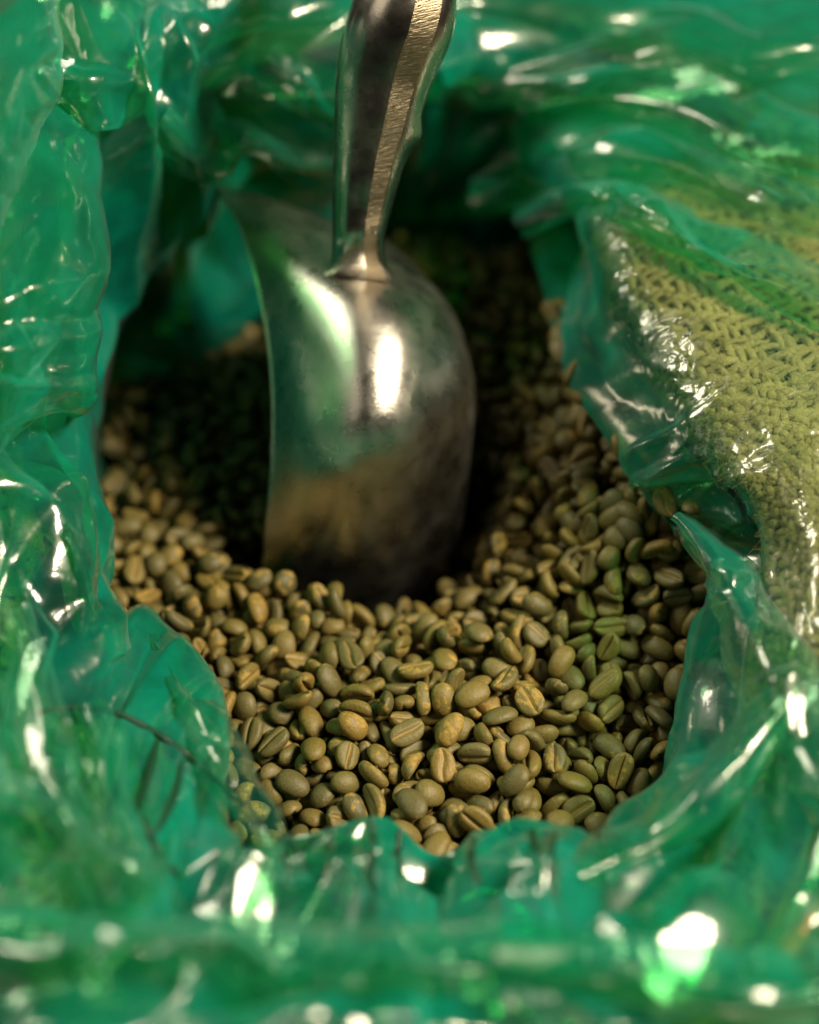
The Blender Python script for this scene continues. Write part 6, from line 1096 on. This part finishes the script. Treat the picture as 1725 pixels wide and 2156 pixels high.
10,3804,4700,3019,49,23,68,7,3809,4406,3059,126,177,85,2,3811,4404,3019,143,140,60,15,3793,4466,3059,96,163,50,10,3803,4466,3019,189,101,107,16,3794,4517,3059,120,160,167,8,3790,4526,3019,93,152,23,7,3788,4591,3059,125,196,90,
16,3800,4247,3039,67,135,108,3,3795,4256,2994,57,31,157,17,3797,4308,3067,160,80,75,14,3811,4307,3027,136,53,31,7,3809,4312,2982,113,143,171,16,3797,4361,3061,178,109,147,13,3811,4348,3021,12,118,139,8,3854,3976,3159,135,150,65,
17,3844,3972,3119,167,117,172,10,3850,3978,3074,184,131,58,0,3859,4036,3144,114,196,88,13,3850,4033,3104,31,41,105,0,3855,4077,3127,24,132,109,3,3865,4088,3087,71,89,188,9,3854,3815,3200,168,134,65,12,3859,3803,3160,19,87,150,
17,3854,3872,3189,27,109,48,14,3856,3855,3149,13,134,136,0,3859,3919,3175,100,117,12,13,3847,3921,3135,116,94,74,7,3861,3922,3090,114,67,50,1,3846,3528,3253,108,52,187,12,3858,3600,3241,188,145,112,12,3850,3646,3230,69,44,151,
16,3865,3697,3219,119,191,104,7,3858,3694,3179,82,99,186,4,3854,3755,3209,120,111,145,7,3863,3755,3169,78,76,6,1,3848,3762,3124,71,43,177,0,3845,2776,2981,95,39,89,4,3844,2775,2941,15,120,133,10,3847,2819,3008,161,129,41,
1,3857,3266,3288,154,159,69,9,3865,3316,3294,158,146,49,11,3845,3378,3287,113,164,146,16,3848,3416,3276,167,80,128,3,3861,3474,3265,59,23,52,14,3844,4572,3019,72,42,72,12,3861,4634,3059,90,128,14,8,3849,4633,3019,153,122,111,
17,3849,4687,3059,173,78,118,5,3858,4694,3019,51,68,22,3,3853,4412,3059,23,86,115,9,3850,4414,3019,63,171,159,13,3865,4472,3059,162,37,54,3,3863,4477,3019,176,137,63,7,3855,4533,3059,7,109,72,1,3858,4530,3019,3,114,122,
15,3856,4576,3059,48,145,172,6,3855,4247,3039,88,20,125,9,3849,4311,3067,166,69,168,12,3860,4313,3027,137,147,150,12,3859,4306,2982,70,143,178,15,3850,4360,3061,52,89,132,8,3848,4348,3021,39,101,156,8,3855,4137,3109,60,70,135,
5,3862,4143,3069,59,40,80,7,3852,4193,3093,82,64,105,13,3865,4204,3053,103,24,157,5,3852,4256,3079,104,62,190,9,3915,3640,3230,39,147,153,12,3905,3636,3190,32,56,152,12,3913,3701,3219,14,133,71,4,3912,3706,3179,99,185,152,
3,3903,3758,3209,72,167,151,0,3901,3760,3169,49,122,182,8,3905,3759,3124,103,86,43,6,3909,3423,3276,94,168,35,11,3905,3414,3236,161,59,166,17,3919,3426,3191,172,64,59,2,3905,3468,3265,89,193,101,3,3917,3537,3253,68,122,184,
14,3905,3591,3241,97,53,77,2,3920,3595,3201,157,53,100,1,3913,2769,2981,62,159,37,5,3917,2758,2941,32,81,52,14,3905,2809,3008,135,161,83,10,3913,3267,3288,110,12,59,6,3905,3305,3294,50,28,147,11,3916,3321,3254,101,96,8,
2,3919,3380,3287,184,71,89,5,3921,3364,3247,37,172,100,17,3919,2596,2955,138,43,135,3,3914,2612,2915,161,114,155,4,3922,2655,2955,134,95,14,3,3898,2654,2915,161,137,151,13,3911,2644,2870,140,16,71,17,3920,2700,2962,142,106,58,
15,3911,2717,2922,131,182,96,7,2226,3568,2763,93,3,98,15,2221,3734,2745,122,40,117,6,2234,3855,2711,184,61,67,17,2190,3909,2707,57,137,21,14,2228,4056,2710,32,86,159,6,2203,3006,2853,14,50,99,11,2220,3304,2825,128,180,76,
6,2212,3374,2813,182,143,136,3,2223,3460,2797,115,33,39,2,2218,3519,2774,111,152,21,13,2152,3924,2706,186,102,50,8,2137,3989,2719,23,101,37,1,2143,4113,2704,48,29,145,0,2148,4206,2706,94,29,161,4,2172,3366,2817,145,64,23,
4,2145,3432,2792,189,109,81,1,2150,3523,2780,66,165,47,17,2174,3633,2757,107,183,134,5,2167,3707,2748,34,112,26,3,2169,3801,2727,148,78,141,12,3916,4528,3019,117,134,9,8,3900,4575,3059,86,88,174,0,3912,4573,3019,101,39,120,
12,3921,4640,3059,29,39,90,2,3901,4639,3019,29,119,75,11,3900,4694,3059,161,37,99,13,3904,4691,3019,185,65,124,
]
rec = np.array(BEANS, dtype=float).reshape(-1, 7)
def turn(row):
    x, y, z = row[4:7] / 100 - 1
    q = Quaternion((math.sqrt(max(0.0, 1 - x * x - y * y - z * z)), x, y, z)); q.normalize()
    return q
rec[:, 1:4] = (rec[:, 1:4] - 3000) / 100
rng = np.random.default_rng(21)
VAR = [bean_mesh(100 + i) for i in range(NVAR)]
BME = []
for V, F, SM in VAR:
    V *= 0.95
    me = bpy.data.meshes.new('coffee_bean')
    me.from_pydata([tuple(map(float, v)) for v in V * S], [], [tuple(map(int, f)) for f in F])
    me.polygons.foreach_set('use_smooth', np.ones(len(me.polygons), dtype=bool))
    me.materials.append(M_bean)
    at = me.attributes.new('seam', 'FLOAT', 'POINT'); at.data.foreach_set('value', SM.astype(np.float32))
    BME.append(me)
NSINGLE = 300
def bean_words(k, p, R, t):
    px, py = to_px(np.array([p]))[0][0]
    colour = 'dark olive' if t < .22 else 'olive' if t < .45 else 'yellowish olive' if t < .75 else 'grey green' if t < .92 else 'golden brown'
    see = (F0 - FOCUS * FW) - p; see /= np.linalg.norm(see)
    f = -(R[:, 2] @ see)
    pose = 'seam showing' if f > .35 else 'back up' if f < -.35 else 'on edge'
    ax = R[:, 0]; u, v = ax @ RT, ax @ UP
    if u < 0: u, v = -u, -v
    if math.hypot(u, v) < .45: lean = 'end on'
    else:
        g = math.degrees(math.atan2(v, u))
        lean = 'lying level' if abs(g) < 22 else 'upright' if abs(g) > 68 else 'slanting up right' if g > 0 else 'slanting down right'
    if py > 1610: zone = 'along front film edge' if 760 < px < 1150 else 'in front left corner' if px <= 760 else 'in front right corner'
    elif py > 1180 and px < 520: zone = 'beside left film fold'
    elif py > 1180 and px > 1240: zone = 'near right film fold'
    elif py <= 1180 and px < 560: zone = 'left of the scoop'
    elif py <= 1180 and px > 900: zone = 'right of the scoop'
    elif py < 1420: zone = 'just before the scoop'
    else: zone = 'amid the front heap'
    return (colour, pose, lean, zone), px
ORD = ['first', 'second', 'third', 'fourth', 'fifth', 'sixth', 'seventh', 'eighth', 'ninth', 'tenth']
names = {}
made = []
for k, row in enumerate(rec[:NSINGLE]):
    q = turn(row)
    p = row[1:4]
    t = float(rng.random())
    o = bpy.data.objects.new('coffee_bean', BME[int(row[0])]); COL.objects.link(o)
    o.location = p * S; o.rotation_mode = 'QUATERNION'; o.rotation_quaternion = q
    o.color = (t, 0, 0, 1)
    key, px = bean_words(k, p, np.array(q.to_matrix()), t)
    names.setdefault(key, []).append((px, o))
for (colour, pose, lean, zone), lst in names.items():
    lst.sort(key=lambda e: e[0])
    for i, (px, o) in enumerate(lst):
        txt = '%s coffee bean, %s, %s, %s' % (colour, pose, lean, zone)
        if len(lst) > 1:
            txt += ', leftmost' if i == 0 else ', rightmost' if i == len(lst) - 1 else ', %s from left' % ORD[i]
        o['label'] = txt; o['category'] = 'coffee bean'; o['group'] = 'green coffee beans in the bag'
vs, fs, sm, off = [], [], [], 0
for row in rec[NSINGLE:]:
    V, F, SM = VAR[int(row[0])]
    q = turn(row)
    R = np.array(q.to_matrix())
    vs.append(V @ R.T + row[1:4]); fs += [tuple(i + off for i in f) for f in F]; sm.append(SM); off += len(V)
o = mesh_obj('coffee_bean_heap', np.concatenate(vs) * S, fs, M_bean)
at = o.data.attributes.new('seam', 'FLOAT', 'POINT'); at.data.foreach_set('value', np.concatenate(sm).astype(np.float32))
o['kind'] = 'stuff'
o['label'] = 'heap of small green coffee beans filling the bag beneath and behind the nearer beans'
o['category'] = 'coffee beans'; o['group'] = 'green coffee beans in the bag'
o.color = (0, 1, 0, 1)
